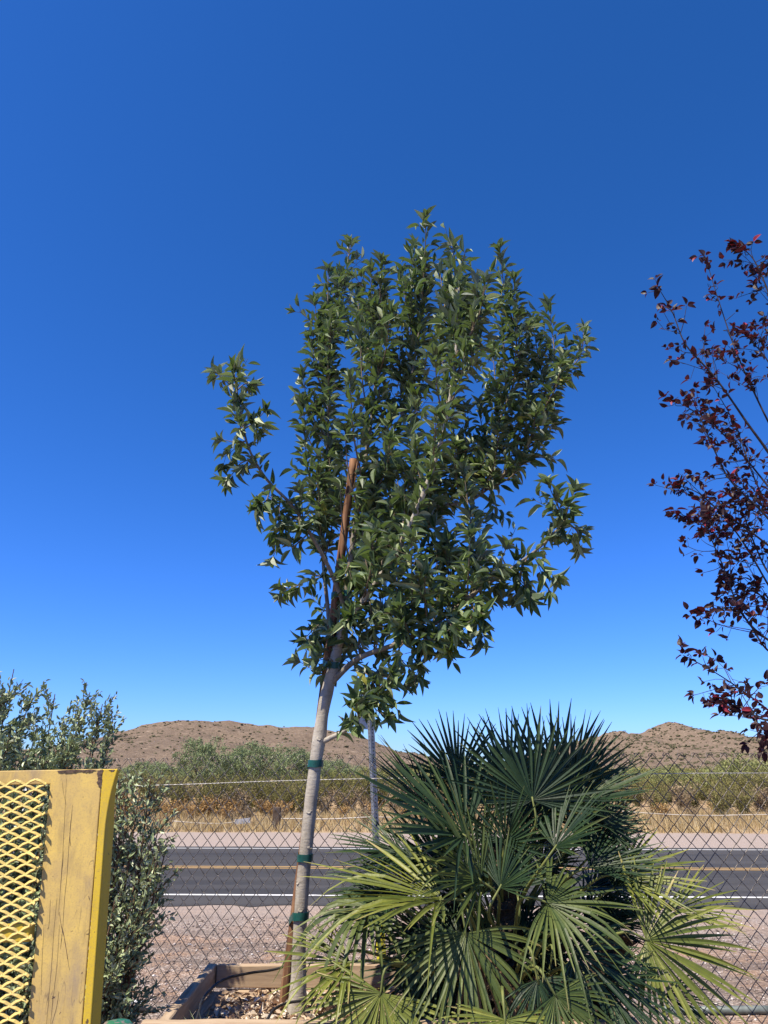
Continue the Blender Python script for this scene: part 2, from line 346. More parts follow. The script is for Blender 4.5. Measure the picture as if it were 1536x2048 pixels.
M_ash = leaf_mat('ash leaf', [(0.0, (0.028, 0.055, 0.022)), (0.35, (0.085, 0.145, 0.050)), (0.65, (0.21, 0.29, 0.11)), (0.97, (0.52, 0.58, 0.34)), (1.0, (0.34, 0.33, 0.05))], (0.13, 0.18, 0.10), 0.55, 0.85, 0.2, (0.20, 0.32, 0.06))  # palest stops paint gloss glints, darkest stops leaf shade; last stop is yellowed leaf
M_ash1 = leaf_mat('ash leaf single', [(0.0, (0.03, 0.058, 0.023)), (0.4, (0.095, 0.16, 0.054)), (0.75, (0.22, 0.30, 0.115)), (1.0, (0.46, 0.52, 0.30))], (0.13, 0.18, 0.10), 0.55, 0.85, 0.2, (0.20, 0.32, 0.06), True)  # same painted glints and shade, drawn at random per leaf
PL = [(0.0, (0.016, 0.007, 0.010)), (0.65, (0.030, 0.010, 0.014)), (0.82, (0.06, 0.014, 0.02)), (0.9, (0.20, 0.02, 0.035)), (1.0, (0.34, 0.035, 0.06))]
M_plum = leaf_mat('plum leaf', PL, (0.035, 0.018, 0.022), 0.5, 0.25, 0.12, (0.30, 0.02, 0.03))
M_plum1 = leaf_mat('plum leaf single', PL, (0.035, 0.018, 0.022), 0.5, 0.25, 0.12, (0.30, 0.02, 0.03), True)
M_olive = leaf_mat('grey green shrub leaf', [(0.0, (0.19, 0.22, 0.125)), (0.5, (0.32, 0.40, 0.19)), (1.0, (0.53, 0.59, 0.33))], (0.40, 0.45, 0.31), 0.42, 0.55, 0.15, (0.2, 0.25, 0.06))
M_palmshade = leaf_mat('shaded dark green palm blade', [(0.0, (0.013, 0.032, 0.017)), (0.5, (0.026, 0.055, 0.022)), (0.85, (0.055, 0.090, 0.027)), (1.0, (0.13, 0.14, 0.05))], (0.036, 0.062, 0.03), 0.5, 0.28, 0.10, (0.10, 0.16, 0.02), False)  # darker copy: tree shade on upper and core fronds put into the colour
M_palmm = leaf_mat('half lit green palm blade', [(0.0, (0.045, 0.075, 0.020)), (0.5, (0.085, 0.115, 0.028)), (0.85, (0.13, 0.16, 0.036)), (1.0, (0.26, 0.22, 0.09))], (0.07, 0.095, 0.03), 0.5, 0.3, 0.12, (0.17, 0.2, 0.03), False)  # middle copy, half shade put into the colour
M_palmsun = leaf_mat('sunlit yellow green palm blade', [(0.0, (0.085, 0.115, 0.02)), (0.5, (0.165, 0.19, 0.032)), (0.85, (0.27, 0.28, 0.06)), (1.0, (0.42, 0.33, 0.14))], (0.12, 0.14, 0.035), 0.48, 0.32, 0.12, (0.28, 0.28, 0.03), False)  # yellow green of older fronds, with sunlight painted in on the lit ones
M_palmd = leaf_mat('dry palm blade', [(0.0, (0.10, 0.06, 0.035)), (1.0, (0.30, 0.205, 0.12))], (0.2, 0.14, 0.085), 0.8, 0.15, 0.1, (0.3, 0.15, 0.05), False)
M_petiole = simple('palm leaf stalk', [(0.3, (0.10, 0.13, 0.035)), (0.7, (0.22, 0.24, 0.07))], 20, 0.6, 0.3, which='Position', bstr=0.1)
M_palmtrunk = simple('fibrous palm trunk', [(0.3, (0.025, 0.018, 0.013)), (0.7, (0.09, 0.068, 0.048))], 30, 0.95, 0.1, which='Position', bstr=0.9, bdist=0.03)
M_mesq = tintmat('mesquite foliage', [(0.0, (0.15, 0.20, 0.09)), (0.5, (0.26, 0.32, 0.155)), (1.0, (0.39, 0.45, 0.24))], 0.8, 0.15, 0.2)
M_palo = tintmat('palo verde foliage', [(0.0, (0.16, 0.18, 0.06)), (0.5, (0.28, 0.30, 0.11)), (1.0, (0.42, 0.42, 0.18))], 0.8, 0.15, 0.2)
M_creo = tintmat('creosote foliage', [(0.0, (0.12, 0.12, 0.034)), (0.5, (0.22, 0.205, 0.065)), (1.0, (0.34, 0.31, 0.115))], 0.8, 0.15, 0.2)
M_brown = tintmat('dry brown brush', [(0.0, (0.16, 0.12, 0.08)), (0.5, (0.32, 0.235, 0.14)), (1.0, (0.48, 0.37, 0.23))], 0.9, 0.1, 0.1)
M_orange = tintmat('rust orange brush', [(0.0, (0.26, 0.14, 0.05)), (0.5, (0.44, 0.26, 0.095)), (1.0, (0.60, 0.43, 0.20))], 0.9, 0.1, 0.15)
M_straw = tintmat('dry straw grass', [(0.0, (0.38, 0.26, 0.11)), (0.5, (0.56, 0.42, 0.20)), (1.0, (0.72, 0.60, 0.36))], 0.85, 0.15, 0.2)

# ------------------------------------------------------------------ ground, road, hills
RS = -0.03
def gz(x, y):
    x = np.asarray(x, float); y = np.asarray(y, float)
    t = np.clip((5.45 - y) / 0.9, 0, 1); z = 0.35 * t * t * (3 - 2 * t)
    far = np.clip((y - 24) / 30, 0, 1)
    near = np.clip((9.5 - y) / 2, 0, 1) * np.clip((y - 5.2), 0, 1)
    return z + near * 0.05 * (fbm(x * 1.2, y * 1.2, 3) - 0.5) + far * 0.5 * (fbm(x * 0.06, y * 0.06, 9) - 0.5)
xs = np.concatenate([np.linspace(-2500, -40, 40), np.linspace(-38, -8, 31), np.linspace(-7.5, 7.5, 76), np.linspace(8, 38, 31), np.linspace(40, 2500, 40)])
ys = np.concatenate([np.linspace(-60, 0, 13), np.linspace(0.5, 12, 70), np.linspace(12.5, 60, 60), np.linspace(64, 3000, 60)])
GX, GY = np.meshgrid(xs, ys); GZ = gz(GX, GY)
nx, ny = len(xs), len(ys); a = (np.arange(ny - 1)[:, None] * nx + np.arange(nx - 1)[None]).reshape(-1)
mb = MB(); mb.add(np.stack([GX, GY, GZ], -1).reshape(-1, 3), np.stack([a, a + 1, a + nx + 1, a + nx], -1))
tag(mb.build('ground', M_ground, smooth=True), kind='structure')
def ribbon(name, y0, y1, z, mat, x0=-120, x1=120, wob=0.0, n=900):
    X = np.linspace(x0, x1, n); e0 = y0 + RS * X; e1 = y1 + RS * X
    if wob: e0 = e0 + wob * (fbm(X * 2.3, X * 0 + 1, 5) - 0.45); e1 = e1 - 0.3 * wob * (fbm(X * 2.3, X * 0 + 7, 6) - 0.45)
    V = np.concatenate([np.stack([X, e0, X * 0 + z], -1), np.stack([X, e1, X * 0 + z], -1), np.stack([X, e0, X * 0 - 0.05], -1), np.stack([X, e1, X * 0 - 0.05], -1)])
    i = np.arange(n - 1); F = np.concatenate([np.stack([i, i + 1, n + i + 1, n + i], -1), np.stack([2 * n + i, 2 * n + i + 1, i + 1, i], -1), np.stack([n + i, n + i + 1, 3 * n + i + 1, 3 * n + i], -1)])
    if not wob: V = V[:2 * n]; F = F[:n - 1]
    m = MB(); m.add(V, F); return tag(m.build(name, mat), kind='structure')
ribbon('road', 10.75, 18.35, 0.008, M_asphalt, wob=0.4)
ribbon('white_road_line', 11.5, 11.61, 0.0125, M_white)
ribbon('white_road_line', 17.87, 17.97, 0.0125, M_white)
ribbon('yellow_road_line', 14.46, 14.56, 0.0125, M_yel)
ribbon('yellow_road_line', 14.68, 14.78, 0.0125, M_yel)

def hill(sky_px, Yr, y0, y1, mat, seed, amp, scrub_n, xpad):
    pts = np.array([tuple(at(px, py, Yr)) for px, py in sky_px]); X0, Z0 = pts[:, 0], pts[:, 2]
    X = np.linspace(X0[0], X0[-1], 260); Y = np.linspace(y0, y1, 130)
    H = np.interp(X, X0, np.maximum(Z0, 0))
    def zf(x, y):
        h = np.interp(x, X0, np.maximum(Z0, 0))
        sh = Yr + 40 * (fbm(x * 0.006, x * 0 + 3, seed) - 0.5) * 0
        t = np.where(y < sh, (y - y0) / (sh - y0), (y1 - y) / (y1 - sh)); t = np.clip(t, 0, 1)
        prof = np.where(y < sh, t ** 1.15, t * t * (3 - 2 * t))
        rid = np.abs(fbm(x * 0.02, y * 0.008, seed) - 0.5) * 2
        return h * prof * (1 - 0.28 * (1 - prof) * rid * 1.6) + amp * (fbm(x * 0.05, y * 0.05, seed + 4, 5) - 0.5) * np.clip(h / 12, 0, 1) + 2.2 * (np.abs(fbm(x * 0.22, y * 0.16, seed + 9, 3) - .45)) * np.clip(h / 10, 0, 1) - 0.6
    A, B = np.meshgrid(X, Y); Z = zf(A, B); n = len(X); a = (np.arange(len(Y) - 1)[:, None] * n + np.arange(n - 1)[None]).reshape(-1)
    m = MB(); m.add(np.stack([A, B, Z], -1).reshape(-1, 3), np.stack([a, a + 1, a + n + 1, a + n], -1)); tag(m.build('hill', mat, smooth=True), kind='structure')
    # scrub dotted over the slope
    r = np.random.RandomState(seed); m = MB()
    ico = [(0, 0, 1), (0.89, 0, 0.45), (0.28, 0.85, 0.45), (-0.72, 0.53, 0.45), (-0.72, -0.53, 0.45), (0.28, -0.85, 0.45), (0.72, 0.53, -0.3), (-0.28, 0.85, -0.3), (-0.89, 0, -0.3), (-0.28, -0.85, -0.3), (0.72, -0.53, -0.3)]
    fc = [(0, 1, 2), (0, 2, 3), (0, 3, 4), (0, 4, 5), (0, 5, 1), (1, 6, 2), (2, 7, 3), (3, 8, 4), (4, 9, 5), (5, 10, 1), (2, 6, 7), (3, 7, 8), (4, 8, 9), (5, 9, 10), (1, 10, 6)]
    ico = np.array(ico); fc = np.array(fc)
    qx = r.uniform(X[0], X[-1], scrub_n); qy = r.uniform(y0 + 10, Yr + 4, scrub_n); keep = fbm(qx * 0.03, qy * 0.03, seed + 20) + r.uniform(-.3, .3, scrub_n) > 0.44
    for x, y, z in zip(qx[keep], qy[keep], zf(qx[keep], qy[keep])):
        for q in range(r.randint(1, 4)):
            s = r.uniform(0.22, 0.72) * (1.7 if r.rand() < 0.07 else 1) * Yr / 620
            V = ico * (s * r.uniform(0.7, 1.3, (len(ico), 1))) * np.array([1.2, 1.2, 0.85]) + np.array([x, y, z + 0.25 * s]) + np.append(r.normal(size=2) * s, 0)
            m.add(V, fc)
    o = m.build('hillside_scrub', M_scrub); tag(o, 'dark scrub dotted over the brown hillside', 'scrub', kind='stuff')
hill([(-900, 1532), (-500, 1515), (-200, 1500), (60, 1505), (150, 1495), (230, 1480), (300, 1453), (350, 1442), (400, 1437), (440, 1440), (480, 1448), (530, 1455), (570, 1454), (610, 1455), (660, 1463), (720, 1476), (800, 1501), (900, 1522), (1010, 1540)], 520, 250, 760, M_hill, 11, 8.0, 7000, 0)
hill([(960, 1540), (1060, 1516), (1130, 1490), (1180, 1477), (1210, 1467), (1235, 1465), (1260, 1469), (1290, 1469), (1312, 1459), (1328, 1449), (1345, 1446), (1362, 1451), (1385, 1461), (1420, 1469), (1450, 1474), (1500, 1482), (1580, 1496), (1700, 1515), (1850, 1538)], 800, 380, 1150, M_hill, 31, 10.0, 13000, 0)
hill([(1330, 1538), (1400, 1500), (1450, 1479), (1490, 1475), (1540, 1471), (1600, 1462), (1700, 1455), (1850, 1470), (2050, 1500), (2300, 1537)], 1150, 700, 1600, M_hill2, 51, 7.0, 5000, 0)

# ------------------------------------------------------------------ desert vegetation beyond the road
def desert_tree_mesh(seed, h, wd, mat, clumps=60, per=60):
    r = np.random.RandomState(seed); tr = MB(); cr = MB(); tips = []
    for k in range(5):
        a = r.uniform(0, 6.28); q = [(0.1 * math.cos(a), 0.1 * math.sin(a), -0.2), (0.25 * wd * math.cos(a) * .5, 0.25 * wd * math.sin(a) * .5, h * 0.3), (0.3 * wd * math.cos(a + .3), 0.3 * wd * math.sin(a + .3), h * 0.68)]
        add_tube(tr, smooth_path(q, 8), np.linspace(0.08, 0.025, 8), 5)
    P = []; 
    for c in range(clumps):
        d = r.normal(size=3); d /= np.linalg.norm(d); rad = r.uniform(0.35, 1.0) ** 0.6
        ctr = np.array([d[0] * wd * 0.5 * rad, d[1] * wd * 0.5 * rad, h * 0.56 + d[2] * h * 0.42 * rad]); lob = 1 + 0.35 * math.sin(3 * math.atan2(d[1], d[0]) + seed); ctr[:2] *= lob
        s = r.uniform(0.13, 0.24) * wd * 0.42; P.append(ctr + r.normal(size=(per, 3)) * s * np.array([.6, .6, .5]))
    P = np.concatenate(P); P = P[P[:, 2] > 0.12]; n = len(P)
    D = nrm(r.normal(size=(n, 3)) + np.array([0, 0, 0.5])); L = r.uniform(0.06, 0.15, n)
    V = np.array([(0, .5, 0), (0, -.5, 0), (1, -.3, 0.1), (1, .3, 0.1)]); F = np.array([[0, 1, 2, 3]])
    cr_t = np.clip(r.normal(0.5, 0.25, n), 0, 1)
    scatter(cr, (V, F), P, D, rdir(n, r), L, L * 0.42, cr_t)
    return tr.mesh('trunk', M_dbark, True), cr.mesh('crown', mat)
def bush_mesh(seed, h, mat, stems=16, n=900, ls=0.06, open_=0.55, low=0.3):
    r = np.random.RandomState(seed); st = MB(); fo = MB(); P = []
    for k in range(stems):
        a = r.uniform(0, 6.28); lean = r.uniform(0.1, open_); hh = h * r.uniform(0.7, 1.05)
        q = smooth_path([(0.06 * math.cos(a), 0.06 * math.sin(a), -0.05), (lean * hh * .45 * math.cos(a), lean * hh * .45 * math.sin(a), hh * .5), (lean * hh * 1.1 * math.cos(a + .2), lean * hh * 1.1 * math.sin(a + .2), hh)], 7)
        add_tube(st, q, np.linspace(0.014, 0.005, 7), 3, False)
        m = n // stems; t = r.uniform(low, 1.0, m); idx = t * 6; i0 = np.minimum(idx.astype(int), 5); f = (idx - i0)[:, None]
        P.append(q[i0] * (1 - f) + q[i0 + 1] * f + r.normal(size=(m, 3)) * h * 0.075)
    P = np.concatenate(P); P[:, 2] = np.abs(P[:, 2]); m = len(P); L = r.uniform(0.6, 1.4, m) * ls
    V = np.array([(0, .4, 0), (0, -.4, 0), (1, 0, 0.1)]); F = np.array([[0, 1, 2]])
    scatter(fo, (V, F), P, nrm(r.normal(size=(m, 3)) + np.array([0, 0, .7])), rdir(m, r), L, L * 0.7, np.clip(r.normal(0.5, 0.25, m) + 0.15 * (P[:, 2] / h - .5), 0, 1))
    return st.mesh('stems', M_dbark), fo.mesh('foliage', mat)
def place(name, parts, names, x, y, rz, s, label, cat, group):
    t = bpy.data.objects.new(name, None); COL.objects.link(t); t.location = (x, y, float(gz(x, y))); t.rotation_euler = (0, 0, rz); t.scale = (s, s, s) if np.isscalar(s) else s
    tag(t, label, cat, group)
    for me, nm in zip(parts, names):
        c = bpy.data.objects.new(nm, me); COL.objects.link(c); c.parent = t
    return t
def gx(px, Y): return at(px, 1535, Y).x
mesq = [desert_tree_mesh(100 + i, 3.6, 3.9, M_mesq, 88, 125) for i in range(3)]
palo = [desert_tree_mesh(200 + i, 2.5, 3.4, M_palo, 70, 60) for i in range(3)]
creo = [bush_mesh(300 + i, 1.2, M_creo, 26, 2600, 0.055, .75, .12) for i in range(4)]
brown = [bush_mesh(400 + i, 0.95, M_brown, 22, 900, 0.07, 0.8, 0.1) for i in range(4)]
orange = [bush_mesh(500 + i, 0.6, M_orange, 20, 1100, 0.06, 0.95, 0.05) for i in range(4)]
r = np.random.RandomState(21)
for k, (px, Y, s, label) in enumerate([(412, 46, (0.85, 0.85, 0.97), 'tallest green mesquite tree, left of the staked tree below the hill'), (505, 50, (1.2, 1.1, 0.93), 'broad rounded mesquite tree between the tallest one and the staked trunk'),
        (590, 54, (1.1, 1, 0.87), 'mesquite tree just left of the staked tree trunk'), (345, 52, (0.9, 1, 0.60), 'low mesquite tree beside the grey green shrub'), (462, 58, (0.8, 1, 0.58), 'mesquite tree filling the gap between the two largest mesquites'),
        (668, 60, (1.0, 1, 0.66), 'mesquite tree just right of the staked tree trunk'), (290, 60, (1.1, 1, 0.6), 'small mesquite tree half behind the grey green shrub'), (640, 66, (1.0, 1, 0.62), 'far mesquite tree behind the staked trunk')]):
    place('mesquite_tree', mesq[k % 3], ('trunk', 'crown'), gx(px, Y), Y, r.uniform(0, 6.28), s, label, 'tree', 'mesquite trees below the left hill')
for k in range(46):
    Y = r.uniform(42, 75); px = r.uniform(690, 1640) if k < 38 else r.uniform(-100, 700); s = r.uniform(0.6, 0.9)
    if k == 0: px, Y, s = 1495, 44, 1.12
    place('palo_verde_tree', palo[k % 3], ('trunk', 'crown'), gx(px, Y), Y, r.uniform(0, 6.28), s,
          'taller yellow green palo verde at the right edge under the dark ridge' if k == 0 else 'pale yellow green palo verde in the low row below the right hill' if k < 38 else 'pale yellow green palo verde in the low row below the left hill', 'tree', 'palo verde trees in the desert')
for k in range(64):
    left = k % 2 == 0; Y = r.uniform(28.5, 39) if left else r.uniform(32, 46); px = r.uniform(150, 760) if left else r.uniform(700, 1620); s = r.uniform(0.75, 1.25)
    if k in (1, 3, 5): px, Y, s = [(1430, 27.5, 0.95), (1475, 28.5, 0.9), (1310, 29, 0.8)][(k - 1) // 2]
    place('creosote_bush', creo[k % 4], ('stems', 'foliage'), gx(px, Y), Y, r.uniform(0, 6.28), s, 'olive creosote bush in the dark band below the left hill' if left else 'olive creosote bush in the band below the right hill', 'bush', 'creosote bushes beyond the road')
for k in range(52):
    Y = r.uniform(29, 38); px = r.uniform(180, 1600); s = r.uniform(0.65, 1.1)
    if k % 5 == 0: Y = r.uniform(23.6, 26.5); s = r.uniform(.4, .62)
    place('dry_bush', brown[k % 4], ('stems', 'foliage'), gx(px, Y), Y, r.uniform(0, 6.28), s, 'grey brown leafless desert bush behind the orange brush', 'bush', 'grey brown bushes beyond the road')
for k in range(40):
    Y = r.uniform(25.5, 30); px = r.uniform(200, 460) if k < 16 else r.uniform(180, 1600); s = r.uniform(0.7, 1.25)
    place('rusty_bush', orange[k % 4], ('stems', 'foliage'), gx(px, Y), Y, r.uniform(0, 6.28), s, 'rust orange low desert bush at the back of the straw grass', 'bush', 'rust orange bushes beyond the road')
for k in range(70):
    Y = r.uniform(31, 48); px = r.uniform(660, 1640) if k % 5 else r.uniform(150, 660); s = r.uniform(0.7, 1.2)
    place('dry_bush', brown[k % 4], ('stems', 'foliage'), gx(px, Y), Y, r.uniform(0, 6.28), s, 'tall grey brown bush between the creosote and the palo verde', 'bush', 'tall grey brown bushes beyond the road')
# dry grass band, far scrub (nobody could count them)
m = MB(); n = 42000; X = r.uniform(-17, 17, n); Yg = 22.45 + r.rand(n) ** 1.25 * 8.5 + 0.35 * (fbm(X * 0.9, X * 0, 77) - .5) + RS * X; dens = fbm(X * 0.8, Yg * 0.8, 66) + r.uniform(-.25, .25, n) > 0.42; X = X[dens]; Yg = Yg[dens]; n = len(X)
hgt = r.uniform(0.12, 0.46, n) * (0.5 + fbm(X * 0.7, Yg * 0.7, 88)); 
scatter(m, (np.array([(0, .5, 0), (0, -.5, 0), (1, 0, 0.0)]), np.array([[0, 1, 2]])), np.stack([X, Yg, gz(X, Yg) - 0.02], -1), nrm(np.stack([r.normal(0, .35, n), r.normal(0, .35, n), np.ones(n)], -1)), nrm(np.stack([r.normal(0, .6, n), -np.ones(n), np.zeros(n)], -1)), hgt, r.uniform(0.014, 0.03, n), r.rand(n))
tag(m.build('dry_grass', M_straw), 'straw coloured dry grass along the far verge', 'grass', kind='stuff')
m = MB(); n = 60000; Yg = 40 + r.rand(n) ** 1.5 * 300; X = r.uniform(-1, 1, n) * Yg * 0.75; cx = fbm(X * 0.25, Yg * 0.25, 99) + r.uniform(-.08, .08, n) > 0.5; X = X[cx]; Yg = Yg[cx]; n = len(X); sc = np.clip(Yg / 70, 1, 4)
scatter(m, (np.array([(0, .5, 0), (0, -.5, 0), (1, 0, 0.0)]), np.array([[0, 1, 2]])), np.stack([X, Yg, gz(X, Yg) + r.uniform(0, 1.2, n)], -1), nrm(r.normal(size=(n, 3)) + np.array([0, 0, .8])), rdir(n, r), 0.35 * sc * r.uniform(.6, 1.2, n), 0.16 * sc, r.rand(n))
tag(m.build('desert_scrub', M_creo), 'low olive scrub covering the desert flat', 'scrub', kind='stuff')

# low cable fence on the far verge
cf = thing('cable_fence', at(552, 1660, 23.3), 'low sagging white cable fence with one short dark post in the dry grass', 'fence')
b = at(552, 1662, 23.3); m = MB(); box(m, (b.x - .11, b.y - .1, -.1), (b.x + .11, b.y + .1, .62)); bevel(m.build('post', M_oldpost, cf), 0.02)
for seg in ([(345, 1642), (395, 1646), (440, 1647), (468, 1644), (492, 1641)], [(562, 1637), (650, 1638), (700, 1636), (748, 1634), (830, 1636)], [(1240, 1622), (1320, 1628), (1415, 1631), (1480, 1630), (1560, 1629), (1700, 1630)]):
    m = MB(); add_tube(m, smooth_path([at(x, y, 23.25) for x, y in seg], 24), 0.014, 5); m.build('cable', M_cable, cf, True)
m = MB(); p = at(470, 1639, 23.2); q = at(500, 1649, 23.2); hexa(m, [(p.x, p.y - .03, q.z), (q.x, p.y - .03, q.z + .04), (q.x, p.y + .03, q.z + .04), (p.x, p.y + .03, q.z), (p.x, p.y - .03, p.z), (q.x, p.y - .03, p.z + .05), (q.x, p.y + .03, p.z + .05), (p.x, p.y + .03, p.z)])
m.build('plank', M_plank, cf)

# ------------------------------------------------------------------ gravel stones outside the fence
m = MB(); r = np.random.RandomState(5); n = 34000
Yg = 5.7 + r.rand(n) ** 1.3 * 4.4; X = r.uniform(-0.62, 0.62, n) * (Yg + .4); kp = fbm(X * .9, Yg * 1.6, 55) + r.uniform(-.3, .3, n) > .38; X = X[kp]; Yg = Yg[kp]; n = len(X)
oc = np.array([(1, 0, 0), (-1, 0, 0), (0, 1, 0), (0, -1, 0), (0, 0, 1), (0, 0, -.6)]); of = np.array([(0, 2, 4), (2, 1, 4), (1, 3, 4), (3, 0, 4), (2, 0, 5), (1, 2, 5), (3, 1, 5), (0, 3, 5)])
S = np.clip(r.lognormal(-4.85, 0.42, n), 0.004, 0.022); Z = gz(X, Yg)
ang = r.uniform(0, 6.28, n); jit = r.uniform(0.6, 1.35, (n, 6, 3)); V = oc[None] * jit * S[:, None, None] * np.array([1.2, 1.0, 0.62]); ca, sa = np.cos(ang)[:, None], np.sin(ang)[:, None]
V = np.stack([V[..., 0] * ca - V[..., 1] * sa, V[..., 0] * sa + V[..., 1] * ca, V[..., 2]], -1) + np.stack([X, Yg, Z + S * 0.2], -1)[:, None]
m.add(V.reshape(-1, 3), (of[None] + (np.arange(n) * 6)[:, None, None]).reshape(-1, 3), np.repeat(np.clip(r.normal(.5, .27, n), 0, 1), 6))
tag(m.build('gravel', M_stone, smooth=True), 'loose pinkish gravel outside the chain-link fence', 'gravel', kind='stuff')

# pipes and litter lying just outside the fence
def lying(name, p0, p1, Y, rad, mat, label, cat):
    a = at(*p0, Y); b = at(*p1, Y); z = float(gz(0, Y)) + rad; a.z = b.z = z + .004
    t = thing(name, (a + b) / 2, label, cat); m = MB(); add_tube(m, [a, a.lerp(b, .5) + Vector((0, 0, .006)), b], rad, 12); m.build('pipe', mat, t, True)
    for e, q in ((a, -1), (b, 1)):
        m = MB(); add_tube(m, [e - Vector((.03 * q, 0, 0)), e + Vector((.012 * q, 0, 0))], rad * 1.16, 12); m.build('end_collar', mat, t, True)
lying('black_pipe', (196, 2006), (308, 2013), 6.35, 0.018, M_black, 'short black pipe lying on the gravel between the yellow frame and the planter', 'pipe')
lying('steel_pipe', (1330, 2018), (1700, 2015), 6.3, 0.028, M_pipe, 'long grey green pipe lying on the gravel right of the palm', 'pipe')
p = at(272, 2004, 6.42); V = []; rr = np.random.RandomState(3); m = MB()
g = 9; A, B = np.meshgrid(np.linspace(-.055, .055, g), np.linspace(-.03, .03, g)); Zq = 0.03 + 0.02 * rr.rand(g, g); a = (np.arange(g - 1)[:, None] * g + np.arange(g - 1)[None]).reshape(-1)
m.add(np.stack([A + p.x, B + p.y + .05, Zq + float(gz(p.x, p.y))], -1).reshape(-1, 3), np.stack([a, a + 1, a + g + 1, a + g], -1))
o = m.build('plastic_scrap', M_litterbag); tag(o, 'crumpled white plastic scrap lying by the black pipe', 'litter'); o.modifiers.new('solid', 'SOLIDIFY').thickness = 0.004

# ------------------------------------------------------------------ sign post seen from behind
top = at(738.5, 1376, 6.2); bot = at(770, 2040, 6.2); bot.z = -0.1
sp = thing('sign_post', (bot.x, bot.y, 0), 'perforated steel sign post with yellow base sleeve behind the fence, sign turned away', 'sign')
ax = (top - bot).normalized(); sx = Vector((math.cos(.5), math.sin(.5), 0)); sx = (sx - ax * sx.dot(ax)).normalized(); sy = ax.cross(sx)
def sq(m, p, q, hx, hy, off=0.0, tint=.5):
    hexa(m, [p - sx * hx - sy * hy, p + sx * hx - sy * hy, p + sx * hx + sy * hy, p - sx * hx + sy * hy, q - sx * hx - sy * hy, q + sx * hx - sy * hy, q + sx * hx + sy * hy, q - sx * hx + sy * hy], tint)
m = MB(); sq(m, bot, top, .02, .02); m.build('post', M_galv, sp)
m = MB()
for k in range(84):
    c = bot.lerp(top, 0.04 + k * 0.0113)
    for fx, fy in ((0, -1), (1, 0), (-1, 0)):
        nn = sx * fx + sy * fy; c2 = c + nn * 0.0202; t1 = ax; t2 = nn.cross(ax); n8 = 6
        m.add([tuple(c2 + (t1 * math.cos(q * 6.283 / n8) + t2 * math.sin(q * 6.283 / n8)) * .0055 + nn * .0006) for q in range(n8)], np.array([list(range(n8))]))
o = m.build('punched_hole', M_black, sp); o['kind'] = 'stuff'
m = MB(); p0 = bot.lerp(top, 0.0); zt = at(765, 1815, 6.2).z; f = (zt - bot.z) / (top.z - bot.z); sq(m, bot, bot.lerp(top, f), .027, .027); bevel(m.build('yellow_sleeve', M_yellowpost, sp), .004)
c = at(737, 1420, 6.23); e1 = Vector((math.cos(R(58)), math.sin(R(58)), 0)); e1 = (e1 - ax * e1.dot(ax)).normalized(); e3 = e1.cross(ax); m = MB(); c = c + e3 * 0.03 * (1 if e3.y > 0 else -1)
hw, hh = .125, .15; ring = []
for cx, cz, a0 in ((hw - .02, hh - .02, 0), (-hw + .02, hh - .02, 90), (-hw + .02, -hh + .02, 180), (hw - .02, -hh + .02, 270)):
    for q in range(5): an = R(a0 + q * 22.5); ring.append((cx + .02 * math.cos(an), cz + .02 * math.sin(an)))
k = len(ring); Vf = [tuple(c + e1 * x + ax * z - e3 * .0015) for x, z in ring] + [tuple(c + e1 * x + ax * z + e3 * .0015) for x, z in ring]
m.add(Vf, np.array([list(range(k))])); m.f.append(np.array([list(range(2 * k - 1, k - 1, -1))])); m.f.append(np.array([(i, k + i, k + (i + 1) % k, (i + 1) % k) for i in range(k)])); m.build('sign_plate', M_sign, sp)
for dz in (-.08, .08):
    m = MB(); add_tube(m, [c + ax * dz - e3 * .012, c + ax * dz + e3 * .06], .006, 6); m.build('bolt', M_galv, sp)

# ------------------------------------------------------------------ chain link fence: every zigzag wire its own part
FW, FH = 0.072, 0.085
f0 = Vector((-3.1, 4.25 + 0.13 * 3.1, 0.36)); fd = Vector((1, -0.13, 0.004)).normalized(); fn = Vector((fd.y, -fd.x, 0)).normalized()
if fn.y > 0: fn = -fn
fence = thing('chain_link_fence', f0, 'chain-link fence of weathered diamond mesh between the yard and the road', 'fence')
FTOP = 1.745 - f0.z; nz = int(FTOP / (FH / 2)); wr = 0.0021
def wire_mesh(par):
    P = []; hwid = FW / 2
    z0 = FTOP - nz * FH / 2
    for j in range(nz + 1):
        side = (j + par) % 2; s = hwid * side; z = z0 + j * FH / 2; dz = FH * 0.055; ds = 0.0022 if side else -0.0022
        n0 = 0.0026 if side else -0.0026
        P += [(s * 1.0 + (-.0045 if side else .0045), -n0 * 1.0, z - dz), (s + ds, 0.0, z), (s + (-.0045 if side else .0045), n0, z + dz)]
    if (nz + par) % 2 == 1: P += [(hwid * 0.62, 0.004, z + .004), (hwid * .45, 0.009, z - .010)]
    else: P += [(hwid * 0.38, -0.004, z + .004), (hwid * .55, -0.009, z - .010)]
    V, F = tube_geo(P, wr, 4); m = MB(); V2 = V[:, 0:1] * np.array(fd) + V[:, 1:2] * np.array(fn) + V[:, 2:3] * np.array((0, 0, 1.0)); m.add(V2, F); return m.mesh('wire', M_wire, True)
wm = [wire_mesh(0), wire_mesh(1)]
for k in range(172):
    o = bpy.data.objects.new('wire', wm[k % 2]); COL.objects.link(o); o.parent = fence; o.location = fd * (k * FW / 2) + Vector((0, 0, 0.006 * math.sin(k * .11) + .0015 * math.sin(k * 1.7)))
    o.rotation_euler = (0.003 * math.sin(k * .21), 0, 0)
def fpt(px, py):
    d = ray(px, py); n2 = Vector((0.13, 1, 0)); t = (4.25 - n2.dot(CAM)) / n2.dot(d); return CAM + d * t
